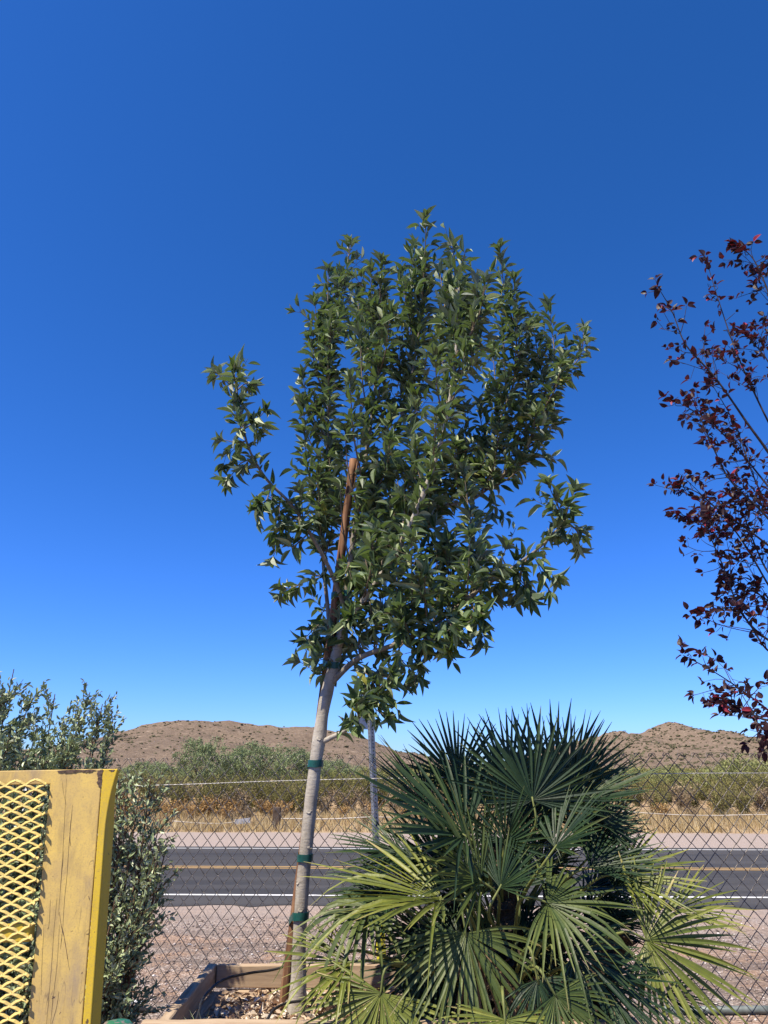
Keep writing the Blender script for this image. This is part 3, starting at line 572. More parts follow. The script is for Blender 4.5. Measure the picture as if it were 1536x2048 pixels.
cl = smooth_path([fpt(-250, 1583), fpt(320, 1570), fpt(520, 1563), fpt(700, 1558), fpt(1000, 1553), fpt(1350, 1547), fpt(1536, 1546), fpt(1750, 1545)], 420)
for q in range(2):
    m = MB(); an = np.arange(len(cl)) * 1.15 + q * math.pi
    pts = cl + 0.0012 * (np.cos(an)[:, None] * np.array(fn) + np.sin(an)[:, None] * np.array((0, 0, 1.0))) + np.array(fn) * 0.008
    add_tube(m, pts, 0.0013, 5); m.build('tension_wire', M_tension, fence, True)
for sp_ in (1.05, 3.98, 6.6):
    b = f0 + fd * sp_ - fn * 0.035; m = MB(); add_tube(m, [Vector((b.x, b.y, .2)), Vector((b.x, b.y, 1.66))], .024, 12); m.build('fence_post', M_galv, fence, True)

# ------------------------------------------------------------------ raised planter
ZS = 0.79; ZT = 0.886
bx0, bx1, yb, yf = -0.735, 0.82, 3.7, 2.93
pb = thing('planter_bed', (0.25, 3.3, .35), 'raised planter bed of weathered boards round the staked tree and palm', 'planter')
CH = .0875; courses = [(ZT - (i + 1) * CH - i * .006, ZT - i * (CH + .006)) for i in range(6)]; courses[-1] = (0.33, courses[-1][1])
rb = np.random.RandomState(8)
def board(x0, y0, x1, y1, z0, z1, mat):
    c = Vector(((x0 + x1) / 2, (y0 + y1) / 2, (z0 + z1) / 2)); hx, hy, hz = abs(x1 - x0) / 2, abs(y1 - y0) / 2, (z1 - z0) / 2; m = MB(); n = 14; L = 'x' if hx > hy else 'y'
    ts = np.linspace(-1, 1, n); V = []
    for t in ts:
        for (u, v) in ((-1, -1), (1, -1), (1, 1), (-1, 1)):
            ju = 0.0018 * rb.normal(); jv = 0.0016 * rb.normal(); V.append((t * hx, u * hy + ju, v * hz + jv) if L == 'x' else (u * hx + ju, t * hy, v * hz + jv))
    F = [(i * 4 + q, i * 4 + (q + 1) % 4, (i + 1) * 4 + (q + 1) % 4, (i + 1) * 4 + q) for i in range(n - 1) for q in range(4)] + [(3, 2, 1, 0), (n * 4 - 4, n * 4 - 3, n * 4 - 2, n * 4 - 1)]
    if L == 'y': F = [f[::-1] for f in F]
    m.add(V, np.array(F)); o = m.build('board', mat, pb); o.location = c - pb.location; o.matrix_parent_inverse = Matrix.Identity(4); bevel(o, .004, 1); return o
for i, (z0, z1) in enumerate(courses):
    ins = 0.0 if i == 0 else 0.028 + .004 * rb.rand()
    board(bx0 + .004, yb, bx1, yb + .04, z0, z1, M_woodx) if i == 0 else board(bx0 + .045 + .004, yb - .012, bx1, yb + .03, z0, z1, M_woodx)
    board(bx0 - .04 + ins, yf + .045, bx0 + ins, yb + (.038 if i == 0 else -.015), z0, z1, M_woody)
    board(bx0 - .09, yf, bx1, yf + .04, z0, z1, M_woodx)
    board(bx1 + .003, yf + .002, bx1 + .043, yb + .03, z0, z1, M_woody)
X, Y = np.meshgrid(np.linspace(bx0 + .03, bx1 - .002, 90), np.linspace(yf + .043, yb - .014, 40)); Z = ZS + .05 * (fbm(X * 5, Y * 5, 4) - .5) + .02 * (fbm(X * 18, Y * 18, 14) - .5); a = (np.arange(39)[:, None] * 90 + np.arange(89)[None]).reshape(-1)
m = MB(); m.add(np.stack([X, Y, Z], -1).reshape(-1, 3), np.stack([a, a + 1, a + 91, a + 90], -1)); tag(m.build('planter_soil', M_soil, smooth=True), kind='structure')
m = MB(); r = np.random.RandomState(12); n = 2600; X = r.uniform(bx0 + .06, bx1 - .03, n); Y = r.uniform(yf + .06, yb - .03, n); L = r.uniform(.012, .045, n)
tp = leaf_template(lambda t: math.sin(math.pi * min(max(t, .06), .96)) ** .6, 4, .5, .3)
scatter(m, tp, np.stack([X, Y, ZS + .05 * (fbm(X * 5, Y * 5, 4) - .5) + r.uniform(.002, .014, n)], -1), nrm(np.stack([r.normal(size=n), r.normal(size=n), r.normal(0, .3, n)], -1)), nrm(np.stack([r.normal(0, .45, n), r.normal(0, .45, n), np.ones(n)], -1)), L, L * r.uniform(.3, .6, n), np.clip(r.normal(.6, .28, n), 0, 1))
tag(m.build('leaf_litter', M_litter), 'wood chips and dry leaves covering the planter soil', 'litter', kind='stuff')
def drip(px, label):
    P = smooth_path([at(x, y, Y) for x, y, Y in px], 40); m = MB(); add_tube(m, P, .0052, 8); tag(m.build('drip_tube', M_black, smooth=True), label, 'tube')
drip([(385, 2060, 3.0), (396, 2030, 3.08), (403, 2004, 3.16), (420, 1980, 3.26), (450, 1958, 3.38), (500, 1946, 3.48), (548, 1939, 3.54), (590, 1925, 3.56)], 'thin black drip tube arching over the left corner of the planter')
drip([(520, 2065, 3.02), (534, 2040, 3.1), (548, 2019, 3.18), (575, 2006, 3.24), (620, 2001, 3.28), (680, 2004, 3.4)], 'thin black drip tube curling in front of the tree base')
# a dark stone in the bed
m = MB(); rr = np.random.RandomState(4); p = at(415, 2018, 3.12); th_ = np.linspace(0, math.pi, 7); ph_ = np.linspace(0, 2 * math.pi, 10, endpoint=False); A, B = np.meshgrid(th_, ph_, indexing='ij')
V = np.stack([.026 * np.sin(A) * np.cos(B), .02 * np.sin(A) * np.sin(B), .012 * np.cos(A)], -1) * rr.uniform(.8, 1.2, A.shape + (1,)); a = (np.arange(6)[:, None] * 10 + np.arange(10)[None]); bq = (np.arange(6)[:, None] * 10 + (np.arange(10)[None] + 1) % 10)
m.add(V.reshape(-1, 3) + np.array([p.x, p.y, ZS + .012]), np.stack([a, a + 10, bq + 10, bq], -1).reshape(-1, 4)); tag(m.build('dark_stone', M_oldpost, smooth=True), 'small dark stone on the wood chips by the planter side board', 'stone')
# weed in the front corner
m = MB(); n = 14; p = at(400, 2040, 3.02); r = np.random.RandomState(6)
scatter(m, leaf_template(lambda t: max(1 - t, .03), 4, .3, .35), np.tile([p.x, p.y, ZS], (n, 1)) + r.normal(0, .006, (n, 3)) * [1, 1, 0], nrm(np.stack([r.normal(0, .3, n), r.normal(0, .3, n), np.ones(n)], -1)), rdir(n, r), r.uniform(.05, .11, n), np.full(n, .006), r.rand(n))
tag(m.build('grass_weed', M_olive), 'pale green grass weed by the planter side board', 'weed')

# ------------------------------------------------------------------ yellow machine frame with expanded metal
TR = at(236, 1537, 1.95); BR = at(201, 2048, 1.89); TL = at(0, 1541.5, 1.95)
Dv = (BR - TR).normalized(); Lv = (TL - TR).normalized(); Nv = Lv.cross(Dv).normalized()
if Nv.y > 0: Nv = -Nv
yf_ = thing('yellow_metal_frame', (TR.x - .3, TR.y, .35), 'worn yellow steel machine guard with expanded metal mesh', 'machine guard')
def pp(l, d, n=0.0): return TR + Lv * l + Dv * d + Nv * n
def slab(name, pts, n0, n1, mat, par=yf_, bev=.002):
    k = len(pts); m = MB(); V = [tuple(pp(l, d, n1)) for l, d in pts] + [tuple(pp(l, d, n0)) for l, d in pts]
    m.add(V, np.array([list(range(k))])); m.f.append(np.array([list(range(2 * k - 1, k - 1, -1))])); m.f.append(np.array([(i, k + i, k + (i + 1) % k, (i + 1) % k) for i in range(k)]))
    o = m.build(name, mat, par); 
    if bev: bevel(o, bev)
    return o
DH = 1.36
def fe(d): return .021 * (1 - (1 - min(d / .15, 1)) ** 2)          # the front edge bends in below the top corner
def seam(d): return .038 + .004 * min(d / .5, 1)
def edge(d): return .165 - .012 * d      # inner edge of the upright plate
slab('upright_plate', [(seam(0) + .0012, 0.0), (seam(DH) + .0012, DH), (edge(DH) - .0, DH), (edge(0) - .0, .034), (.95, .034), (.95, 0.0)], -.006, 0, M_plate)
slab('edge_strip', [(fe(q), q + .0008) for q in np.linspace(0, .15, 7)] + [(fe(DH), DH), (seam(DH) - .0008, DH), (seam(0) - .0008, .0008)], -.007, .0012, M_strip)
# side return, tapered to the top corner
m = MB(); dd = np.linspace(0.004, DH, 12); dd = np.concatenate([np.linspace(.004, .15, 7), np.linspace(.3, DH, 5)]); dep = np.clip(dd / .13, 0, 1) * .05 + .006
V = [];
for d, e in zip(dd, dep):
    for l, n in ((.0005, -.0075), (.0005, -.0075 - e), (.0055, -.0075 - e), (.0055, -.0075)): V.append(tuple(pp(l + fe(d), d, n)))
F = [(i * 4 + q, (i + 1) * 4 + q, (i + 1) * 4 + (q + 1) % 4, i * 4 + (q + 1) % 4) for i in range(11) for q in range(4)] + [(0, 1, 2, 3), (47, 46, 45, 44)]
m.add(V, np.array(F)); m.build('side_return', M_strip, yf_)
slab('top_flange', [(.03, -.0005), (.03, .0045), (.95, .0045), (.95, -.0005)], -.06, -.0065, M_strip)
slab('cross_bar', [(edge(.35) + .012, .335), (edge(.35) + .012, .372), (.95, .372), (.95, .335)], -.02, .0112, M_strip)
slab('cross_bar', [(edge(.9) + .012, .9), (edge(.9) + .012, .94), (.95, .94), (.95, .9)], -.05, -.012, M_strip)
# rust patch and weld scars, thin raised scale on the plate
for pts in ([(.034, .004), (.048, .003), (.051, .012), (.047, .022), (.049, .034), (.044, .043), (.038, .040), (.036, .026), (.040, .014)], [(.052, .0015), (.15, .0012), (.147, .007), (.12, .0095), (.09, .006), (.066, .008)], [(.006, .004), (.022, .003), (.014, .009)]):
    P2 = []; rj = np.random.RandomState(len(pts))
    for (a0, b0), (a1, b1) in zip(pts, pts[1:] + pts[:1]):
        for f in np.linspace(0, 1, 6, endpoint=False): P2.append((a0 + (a1 - a0) * f + rj.normal(0, .0009), max(.0009, b0 + (b1 - b0) * f + rj.normal(0, .0009))))
    slab('rust_patch', P2, .0012, .0016, M_rust, bev=0)
# long scratches and gouges down the plate
def onplate(px, py):
    d = ray(px, py); t = Nv.dot(TR - CAM) / Nv.dot(d); return CAM + d * t
for pts, wd_ in (([(133, 1556), (131, 1600), (127, 1680), (122, 1760), (117, 1830)], .5), ([(124, 1562), (128, 1590), (133, 1612)], .5), ([(145, 1610), (142, 1645), (138, 1690), (134, 1750), (129, 1800), (126, 1850)], .9), ([(143, 1632), (140, 1665), (141, 1692)], 1.3),
                 ([(119, 1824), (122, 1848), (128, 1872), (134, 1908), (139, 1940)], 1.5), ([(126, 1850), (123, 1880), (121, 1898)], .8), ([(101, 1800), (98, 1850), (95, 1858)], .6), ([(114, 1796), (108, 1860), (104, 1920), (99, 1980), (93, 2048)], .6), ([(119, 1850), (114, 1930), (107, 1990), (101, 2048)], .5),
                 ([(118, 1983), (113, 2015), (103, 2050)], .7), ([(88, 1850), (84, 1930), (82, 1990)], .5), ([(128, 1700), (124, 1740), (120, 1790)], .7), ([(172, 1868), (176, 1868), (179, 1866)], 1.2), ([(177, 1792), (179, 1798), (180, 1801)], 1.6)):
    P = smooth_path([onplate(x, y) for x, y in pts], 22); k = len(P); T_ = nrm(np.gradient(P, axis=0)); sd_ = np.cross(T_, np.array(Nv)); rj = np.random.RandomState(int(pts[0][1])); hw = wd_ * .00062 * (.25 + np.sin(np.linspace(0, math.pi, k)) * .55) * rj.uniform(.5, 1.4, k)
    nv_ = np.array(Nv) * .0005; V = np.concatenate([P + sd_ * hw[:, None] + nv_, P - sd_ * hw[:, None] + nv_, P - nv_ * .2]); i = np.arange(k - 1)
    m = MB(); m.add(V, np.concatenate([np.stack([i, i + 1, k + i + 1, k + i], -1), np.stack([2 * k + i, 2 * k + i + 1, i + 1, i], -1), np.stack([k + i, k + i + 1, 2 * k + i + 1, 2 * k + i], -1)])); m.build('scratch', M_rust, yf_)
# expanded metal
LW, SW = 0.049, 0.0235; m = MB(); r = np.random.RandomState(9)
sl = 0.03                                   # the sheet was welded slightly out of level
def strand(a, b, tint):
    a = np.array(a); b = np.array(b); wv = .0032; tv = .0014
    mid = (a + b) / 2 + np.array([0, -0.0016, .0012]); pts = [a, mid, b]; V = []
    dirn = nrm(b - a); 
    up = np.array([0, -1.0, 0]); per = nrm(np.cross(np.array([0, 0, 1.0]), dirn)); per = per if per[1] < 0 else -per
    e1 = nrm(per * .80 + np.array([0, 0, -.60])); e2 = np.cross(dirn, e1)
    for p in pts:
        for u, v in ((-1, -1), (1, -1), (1, 1), (-1, 1)): V.append(tuple(pp(*(p + e1 * wv * u + e2 * tv * v))))
    F = [(i * 4 + q, i * 4 + (q + 1) % 4, (i + 1) * 4 + (q + 1) % 4, (i + 1) * 4 + q) for i in range(2) for q in range(4)] + [(3, 2, 1, 0), (8, 9, 10, 11)]
    m.add(V, np.array(F), tint)
rows = int(1.30 / (SW / 2))
for j in range(rows):
    for i in range(0, 18):
        for sgn in (-1, 1):
            l0 = .0 + i * LW + (LW / 2 if j % 2 else 0); d0 = .022 + j * SW / 2; l1 = l0 + sgn * LW / 2; d1 = d0 + SW / 2
            P0 = [l0, d0 + sl * (l0 - .15), .013]; P1 = [l1, d1 + sl * (l1 - .15), .010]
            lim = edge(d0) + .004 + .006 * math.sin(j * 1.9); 
            if max(l0, l1) > .93 or min(d0, d1) < .016: continue
            if min(l0, l1) < lim:
                if max(l0, l1) < lim: continue
                A, B = (P0, P1) if l0 > l1 else (P1, P0); f = (A[0] - lim) / (A[0] - B[0]); f = min(1, f * r.uniform(.7, 1.25))
                B = [A[q] + (B[q] - A[q]) * f for q in range(3)]; B[2] += r.uniform(-.004, .012); strand(A, B, .5); continue
            strand(P0, P1, .5)
    # bonds: broader knuckles where strands meet
m.build('expanded_mesh', M_mesh, yf_)
# green painted pipe post in front of the planter corner
gp = at(234, 2056, 1.72); gt = thing('green_pipe_post', (gp.x, gp.y, .35), 'chipped green pipe post with domed cap beside the yellow frame', 'post')
def lathe(name, prof, c, mat, par, axis=Vector((0, 0, 1)), n=20, jit=0.0):
    u = axis.orthogonal().normalized(); v = axis.cross(u); V = []; rj = np.random.RandomState(2)
    for rr_, h in prof:
        for q in range(n):
            a = q * 2 * math.pi / n; k = rr_ * (1 + jit * rj.normal()); V.append(tuple(c + axis * h + u * k * math.cos(a) + v * k * math.sin(a)))
    F = [(i * n + q, i * n + (q + 1) % n, (i + 1) * n + (q + 1) % n, (i + 1) * n + q) for i in range(len(prof) - 1) for q in range(n)]
    mm = MB(); mm.add(V, np.array(F)); return mm.build(name, mat, par, True)
lathe('pipe', [(.022, .35 - gp.z), (.022, -.03)], gp, M_green, gt)
lathe('cap', [(.024, -.035), (.033, -.03), (.035, -.012), (.033, .002), (.026, .009), (.012, .0125), (.001, .013)], gp, M_green, gt, jit=.03)
lathe('lug', [(.001, -.004), (.013, .0), (.015, .02), (.014, .038), (.008, .045), (.001, .046)], gp + Vector((.028, -.01, -.008)), M_green, gt, Vector((1, .1, -.1)).normalized(), 14, .04)

# ------------------------------------------------------------------ grey green shrubs on the left
M_sstem = simple('shrub stem', [(0.3, (0.10, 0.055, 0.035)), (0.7, (0.22, 0.14, 0.09))], 30, 0.9, 0.1, which='Position')
def shrub(base, tips, label, seed, dens, name='leafy_shrub'):
    r = np.random.RandomState(seed); B = Vector(base); t = thing(name, B, label, 'shrub', 'grey green shrubs behind the yellow frame')
    st = MB(); fo = MB(); P = []; D = []
    for (px, py, Y) in tips:
        T = np.array(at(px, py, Y)); b = np.array(B) + np.append(r.normal(0, .06, 2), 0); mid = b * .45 + T * .55; mid[2] -= .12 * (T[2] - b[2]) * (1 if T[2] > 1.2 else -.8)
        q = smooth_path([b, mid, T], 30); add_tube(st, q, np.linspace(.011, .002, 30), 5, False)
        ln = np.linalg.norm(T - b); k = int(ln / .026)
        for s in range(k):
            u = r.uniform(.22, 1); i = min(int(u * 29), 28); o = q[i]; ax_ = nrm(q[min(i + 1, 29)] - q[i]); d = nrm(ax_ * r.uniform(.5, 1.2) + rdir(1, r)[0] * .8 + np.array([0, 0, .25])); l2 = r.uniform(.08, .26) * (1.15 - .6 * u)
            e = o + d * l2; add_tube(st, [o, (o + e) / 2 + r.normal(0, .008, 3), e], [.0022, .0017, .001], 3, False)
            c = max(3, int(l2 / .0062 * dens)); v = r.uniform(.1, 1.04, c)[:, None]; P.append(o + (e - o) * v + r.normal(0, .006, (c, 3))); D.append(nrm(d * .9 + rdir(c, r) * .85))
        c = int(ln / .008 * dens); v = np.sort(r.uniform(.45, 1, c)); ii = np.minimum((v * 29).astype(int), 28); P.append(q[ii] + r.normal(0, .008, (c, 3))); D.append(nrm((q[ii + 1] - q[ii]) * 30 * .6 + rdir(c, r) * .8))
    P = np.concatenate(P); D = np.concatenate(D); n = len(P); L = r.uniform(.014, .028, n)
    scatter(fo, leaf_template(lambda t: math.sin(math.pi * min(max(t, .05), .97)) ** .8, 4, .35, .15), P, D, nrm(rdir(n, r) + np.array([-.4, -.7, .6])), L, L * .47, np.clip(r.normal(.5, .25, n), 0, 1))
    st.build('stems', M_sstem, t, True); o = fo.build('foliage', M_olive, t); o['kind'] = 'stuff'; return n
n1 = shrub((-1.85, 3.35, .35), [(28, 1338, 3.3), (62, 1392, 3.3), (5, 1385, 3.2), (-30, 1350, 3.4), (75, 1450, 3.2), (48, 1430, 3.35), (20, 1470, 3.1), (-60, 1420, 3.3), (30, 1600, 3.0), (10, 1750, 3.0), (60, 1500, 3.1), (-20, 1900, 3.0), (40, 1700, 3.1)], 'tallest grey green shrub, behind the yellow frame at the left edge', 1, 1.4)
n2 = shrub((-1.45, 3.3, .35), [(110, 1388, 3.3), (128, 1432, 3.25), (180, 1384, 3.3), (205, 1408, 3.3), (226, 1440, 3.3), (160, 1430, 3.2), (92, 1450, 3.3), (145, 1470, 3.1), (190, 1470, 3.15), (215, 1500, 3.2), (120, 1500, 3.1), (85, 1520, 3.1), (170, 1540, 3.0), (90, 1650, 3.0), (150, 1700, 3.0), (60, 1800, 3.0), (110, 1900, 3.0), (60, 1960, 3.0), (200, 1600, 3.1), (210, 1690, 3.1)], 'middle grey green shrub with two pointed tops behind the yellow frame', 2, 1.1)
n3 = shrub((-1.12, 3.15, .35), [(303, 1552, 3.2), (262, 1548, 3.15), (280, 1580, 3.1), (322, 1640, 3.2), (318, 1700, 3.1), (334, 1692, 3.15), (300, 1740, 3.05), (270, 1790, 3.05), (285, 1810, 3.1), (258, 1850, 3.0), (240, 1700, 3.1), (250, 1620, 3.1), (240, 1560, 3.15), (230, 1800, 3.0), (228, 1940, 2.95), (235, 1900, 3.0), (290, 1660, 3.1), (265, 1700, 3.1)], 'low grey green shrub spilling out right of the yellow frame', 3, .55)

# ------------------------------------------------------------------ staked ash tree
YT = 3.37
tb = at(594, 2034, YT)
ash = thing('ash_tree', (tb.x, tb.y, ZS), 'young green leafy tree with pale trunk tied to a stake in the planter', 'tree')
trunk_px = [(593, 2048, 0), (594, 2020, 0), (597, 1960, 0), (598, 1900, 0), (600, 1850, 0), (606, 1760, 0), (614, 1680, 0), (622, 1600, 0), (632, 1520, 0), (638, 1480, 0), (645, 1430, 0), (653, 1390, 0), (664, 1345, 0), (676, 1295, 0)]
wpx = [46, 40, 31, 27, 27, 26, 26, 26, 25, 28, 23, 25, 23, 21]
P = [at(x, y, YT) for x, y, _ in trunk_px]; rad = [wv_ / 2 * axial(p) / FPX for wv_, p in zip(wpx, P)]
Ps = smooth_path(P, 90); rsn = np.interp(np.linspace(0, 13, 90), range(14), rad); V, F = tube_geo(Ps, rsn, 16)
c = np.repeat(Ps, 16, 0); V = c + (V - c) * (1 + .05 * (fbm(V[:, 0] * 40 + V[:, 1] * 40, V[:, 2] * 14, 3) - .5)[:, None] * 2); m = MB(); m.add(V, F); m.build('trunk', M_bark, ash, True)
# pruning knots on the trunk
for px, py in ((619, 1628), (622, 1697), (603, 1818), (596, 1765), (592, 1992), (640, 1474)):
    i = int(np.argmin([abs(1024 - FPX * ((Vector(q) - CAM).z * math.cos(TH) - (Vector(q) - CAM).y * math.sin(TH)) / axial(q) - py) for q in Ps]))
    d = Vector((at(px, py, YT) - Vector(Ps[i]))); d.y = 0; k = d.length / max(rsn[i], 1e-4); d = d / max(rsn[i], 1e-4) if k < .95 else d.normalized() * .9; out = Vector((d.x, -math.sqrt(max(0.05, 1 - d.x * d.x)), 0)).normalized()
    lathe('knot', [(.016, -.012), (.013, -.002), (.010, .002), (.007, .0025), (.004, .0005), (.0005, .001)], Vector(Ps[i]) + out * rsn[i] * .93, M_bark, ash, (out + Vector((0, 0, .25))).normalized(), 12, .2)
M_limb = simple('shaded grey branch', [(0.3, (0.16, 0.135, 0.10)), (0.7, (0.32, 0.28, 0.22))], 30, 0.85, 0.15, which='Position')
LIMB = {
 'leader': [(655, 1385, 0), (668, 1330, 0), (683, 1262, 0), (690, 1220, 0), (697, 1160, -.02), (708, 1070, -.04), (720, 990, -.04), (731, 920, -.04), (745, 820, -.03), (758, 700, 0), (765, 580, .02)],
 'a': [(674, 1300, 0), (700, 1235, -.04), (734, 1192, -.10), (800, 1090, -.22), (850, 980, -.3), (890, 850, -.34), (912, 700, -.36), (918, 560, -.36)],
 'b': [(690, 1262, .02), (745, 1180, .1), (830, 1080, .2), (910, 990, .28), (985, 870, .34), (1030, 760, .36), (1065, 650, .38)],
 'c': [(657, 1372, 0), (715, 1318, -.06), (800, 1285, -.16), (880, 1240, -.22), (950, 1185, -.26), (1030, 1132, -.28), (1090, 1085, -.28), (1130, 1040, -.28)],
 'd': [(668, 1330, .02), (655, 1210, .14), (646, 1100, .24), (652, 950, .3), (658, 800, .34), (660, 650, .34)],
 'e': [(690, 1215, -.02), (660, 1140, -.08), (625, 1075, -.13), (585, 1012, -.17), (532, 957, -.2), (497, 895, -.22), (483, 830, -.22), (472, 770, -.22)],
 'f': [(640, 1486, 0), (665, 1474, -.03), (692, 1460, -.06), (720, 1432, -.09), (745, 1400, -.11), (758, 1372, -.12)],
 'g': [(706, 1085, 0), (755, 970, .02), (805, 830, .04), (838, 660, .05), (848, 500, .05)],
 'h': [(900, 1010, .26), (960, 990, .3), (1050, 900, .3), (1100, 790, .28), (1130, 710, .26)],
}
r0 = {'leader': .020, 'a': .019, 'b': .014, 'c': .014, 'd': .012, 'e': .011, 'f': .0125, 'g': .011, 'h': .008}
limbs = []
def limb_pts(px): return smooth_path([at(x, y, YT + o) for x, y, o in px], 40)
for k, px in LIMB.items():
    q = limb_pts(px); rr_ = np.linspace(r0[k], r0[k] * .28, 40); m = MB(); add_tube(m, q, rr_, 10); m.build('branch', M_bark if k in 'af' else M_limb, ash, True); limbs.append((k, q, px))
TIPS = [(700, 462), (640, 518), (668, 540), (614, 580), (606, 660), (590, 738), (588, 790), (592, 850), (742, 520), (762, 500), (805, 520), (852, 412), (830, 470), (905, 466), (925, 540), (1000, 473), (1028, 536), (970, 540), (1098, 588), (1065, 630), (1168, 642), (1122, 720), (1100, 800), (1085, 870), (1045, 905), (985, 1010), (660, 620), (715, 570), (780, 610), (845, 560), (880, 630), (950, 600), (985, 680), (700, 750), (755, 720), (830, 730), (900, 760), (960, 800), (1010, 750), (645, 880), (780, 870), (860, 890), (930, 930), (680, 960), (790, 990), (870, 1040), (940, 1060), (760, 1100), (850, 1140), (905, 1170), (720, 660), (800, 680), (1000, 850), (1040, 880), (640, 760), (690, 850), (910, 880), (980, 920), (820, 800), (1040, 800), (1050, 700), (930, 680), (810, 930), (870, 960), (750, 930), (870, 700), (620, 930)]
TIPS += [(760, 545), (690, 545), (880, 520), (955, 545), (1035, 620), (1005, 640), (735, 600), (640, 640), (820, 600), (900, 560), (640, 700), (1060, 760), (1070, 820)]
TIPS2 = [(612, 1275), (602, 1325), (565, 1188), (547, 1112), (582, 1092), (642, 1040), (602, 990), (522, 1006), (640, 1150), (720, 1120), (640, 1240), (690, 1150), (740, 1150), (830, 1350), (805, 1372), (730, 1345), (900, 1300), (960, 1278), (985, 1200), (1035, 1195), (1062, 1185), (1105, 1150), (1158, 1092), (1098, 972), (1148, 985), (860, 1300), (760, 1300), (800, 1220), (850, 1240), (920, 1230), (990, 1140), (720, 1260), (770, 1230), (900, 1120), (960, 1120), (700, 1290), (750, 1350), (1010, 1100), (880, 1180), (820, 1170), (1120, 1060), (690, 1320), (930, 1270), (640, 1320), (780, 1350), (700, 1060),
         (480, 805), (495, 845), (870, 1280), (840, 1320), (930, 1200), (960, 1235), (1000, 1165), (900, 1250), (850, 1290), (800, 1260), (700, 1235), (722, 1208), (678, 1272), (662, 1300), (690, 1205), (742, 1230), (650, 1255), (705, 1180), (680, 1240), (715, 1265), (640, 1290), (435, 745), (498, 768), (470, 740), (527, 825), (448, 880), (490, 930), (460, 955), (600, 1050), (560, 1040), (640, 1100),
         (712, 1405), (752, 1395), (772, 1432), (735, 1378)]
r = np.random.RandomState(77); shoots = MB(); LP, LD, LN, LL = [], [], [], []
def leaves_along(q, u0, u1, step, size, droop, spread=1.0):
    seg = np.linalg.norm(np.diff(q, axis=0), axis=1).sum(); n = max(2, int(seg * (u1 - u0) / step))
    for k in range(n):
        u = u0 + (u1 - u0) * (k + r.uniform(-.3, .3)) / n; i = int(np.clip(u * (len(q) - 1), 0, len(q) - 2)); o = q[i] + (q[i + 1] - q[i]) * np.clip(u * (len(q) - 1) - i, 0, 1); ax_ = nrm(q[i + 1] - q[i])
        a0 = k * 1.6 + r.uniform(0, .8); s1 = nrm(np.cross(ax_, [0.31, .2, .93])); s2 = np.cross(ax_, s1); near_tip = max(0, (u - .75) / .25)
        for h in (0, math.pi):
            if r.rand() < .12: continue
            sd_ = s1 * math.cos(a0 + h) + s2 * math.sin(a0 + h); d = nrm(sd_ * (1.0 - .45 * near_tip) * spread + ax_ * (.8 + .6 * near_tip) + rdir(1, r)[0] * .28 + np.array([0, 0, -droop * (1 - near_tip)]))
            nn_ = nrm(ax_ * .35 + np.array([-.4, -.85, .4]) + rdir(1, r)[0] * .85); l = size * r.uniform(.65, 1.2)
            st_ = .012 * r.rand() + .004
            if r.rand() < .2:      # compound leaf: a leaf stalk carrying three leaflets
                b_ = o + d * l * .45; side = nrm(np.cross(d, nn_)); shoots_add(o, b_)
                for sg in (-1, 0, 1):
                    LP.append(b_); LD.append(nrm(d + side * sg * .6 + rdir(1, r)[0] * .15)); LN.append(nn_); LL.append(l * (.95 if sg == 0 else .78))
            else:
                LP.append(o + d * st_); LD.append(d); LN.append(nn_); LL.append(l)
def shoots_add(a, b): add_tube(shoots, [a, (a + b) / 2, b], [.0014, .0012, .001], 3, False)
LPX = {k: np.array([(x, y) for x, y, _ in px], float) for k, px in LIMB.items()}
def grow(tx, ty, up):
    best = None
    for k, q, px in limbs:
        if up and (k == 'e' or k == 'f' or (k == 'c' and tx > 960)): continue
        for i in range(4, 40):
            p = q[i]; a_ = axial(p); X_ = 768 + FPX * p[0] / a_; Y_ = 1024 - FPX * ((p[2] - 1.7) * math.cos(TH) - p[1] * math.sin(TH)) / a_
            if up and (Y_ < ty + 60 or abs(X_ - tx) > 140): continue
            cost = math.hypot((X_ - tx) * 1.5, Y_ - ty - (150 if up else 10)) + r.uniform(0, 40)
            if best is None or cost < best[0]: best = (cost, k, i, q)
    if best is None:
        return grow(tx, ty, False)
    _, k, i, q = best; b_ = q[i]; T = np.array(at(tx, ty, b_[1] + r.uniform(-.28, .28) * (1 if up else .6)))
    ln = np.linalg.norm(T - b_); mid = (b_ + T) / 2 + (np.array([(T[0] - b_[0]) * .22, 0, -.03 * ln]) if up else r.normal(0, .02, 3))
    s = smooth_path([b_, mid, T], 16); add_tube(shoots, s, np.linspace(.0055 if up else .004, .0015, 16), 5, False)
    leaves_along(s, .14, 1.0, .0275, .078, .12 if up else .4)
    nt = int(ln / .085)
    for q2 in range(nt):
        u = r.uniform(.15, .92); j = int(u * 15); o = s[j]; ax_ = nrm(s[min(j + 1, 15)] - s[max(j - 1, 0)]); d = nrm(ax_ * .75 + rdir(1, r)[0] * .75); l2 = r.uniform(.06, .15)
        e = o + d * l2; s2 = smooth_path([o, (o + e) / 2, e + np.array([0, 0, .01])], 6); add_tube(shoots, s2, np.linspace(.002, .0011, 6), 3, False); leaves_along(s2, .3, 1.05, .026, .074, .3)
    # rosette at the tip
    ax_ = nrm(T - s[-3])
    for q2 in range(7):
        a_ = q2 * 2.4; s1 = nrm(np.cross(ax_, [.3, .2, .9])); s3 = np.cross(ax_, s1); LP.append(T); LD.append(nrm(ax_ * r.uniform(.5, 1.3) + (s1 * math.cos(a_) + s3 * math.sin(a_)) * .8)); LN.append(nrm(ax_ - (s1 * math.cos(a_) + s3 * math.sin(a_)) * .5 + rdir(1, r)[0] * .2)); LL.append(.075 * r.uniform(.7, 1.2))
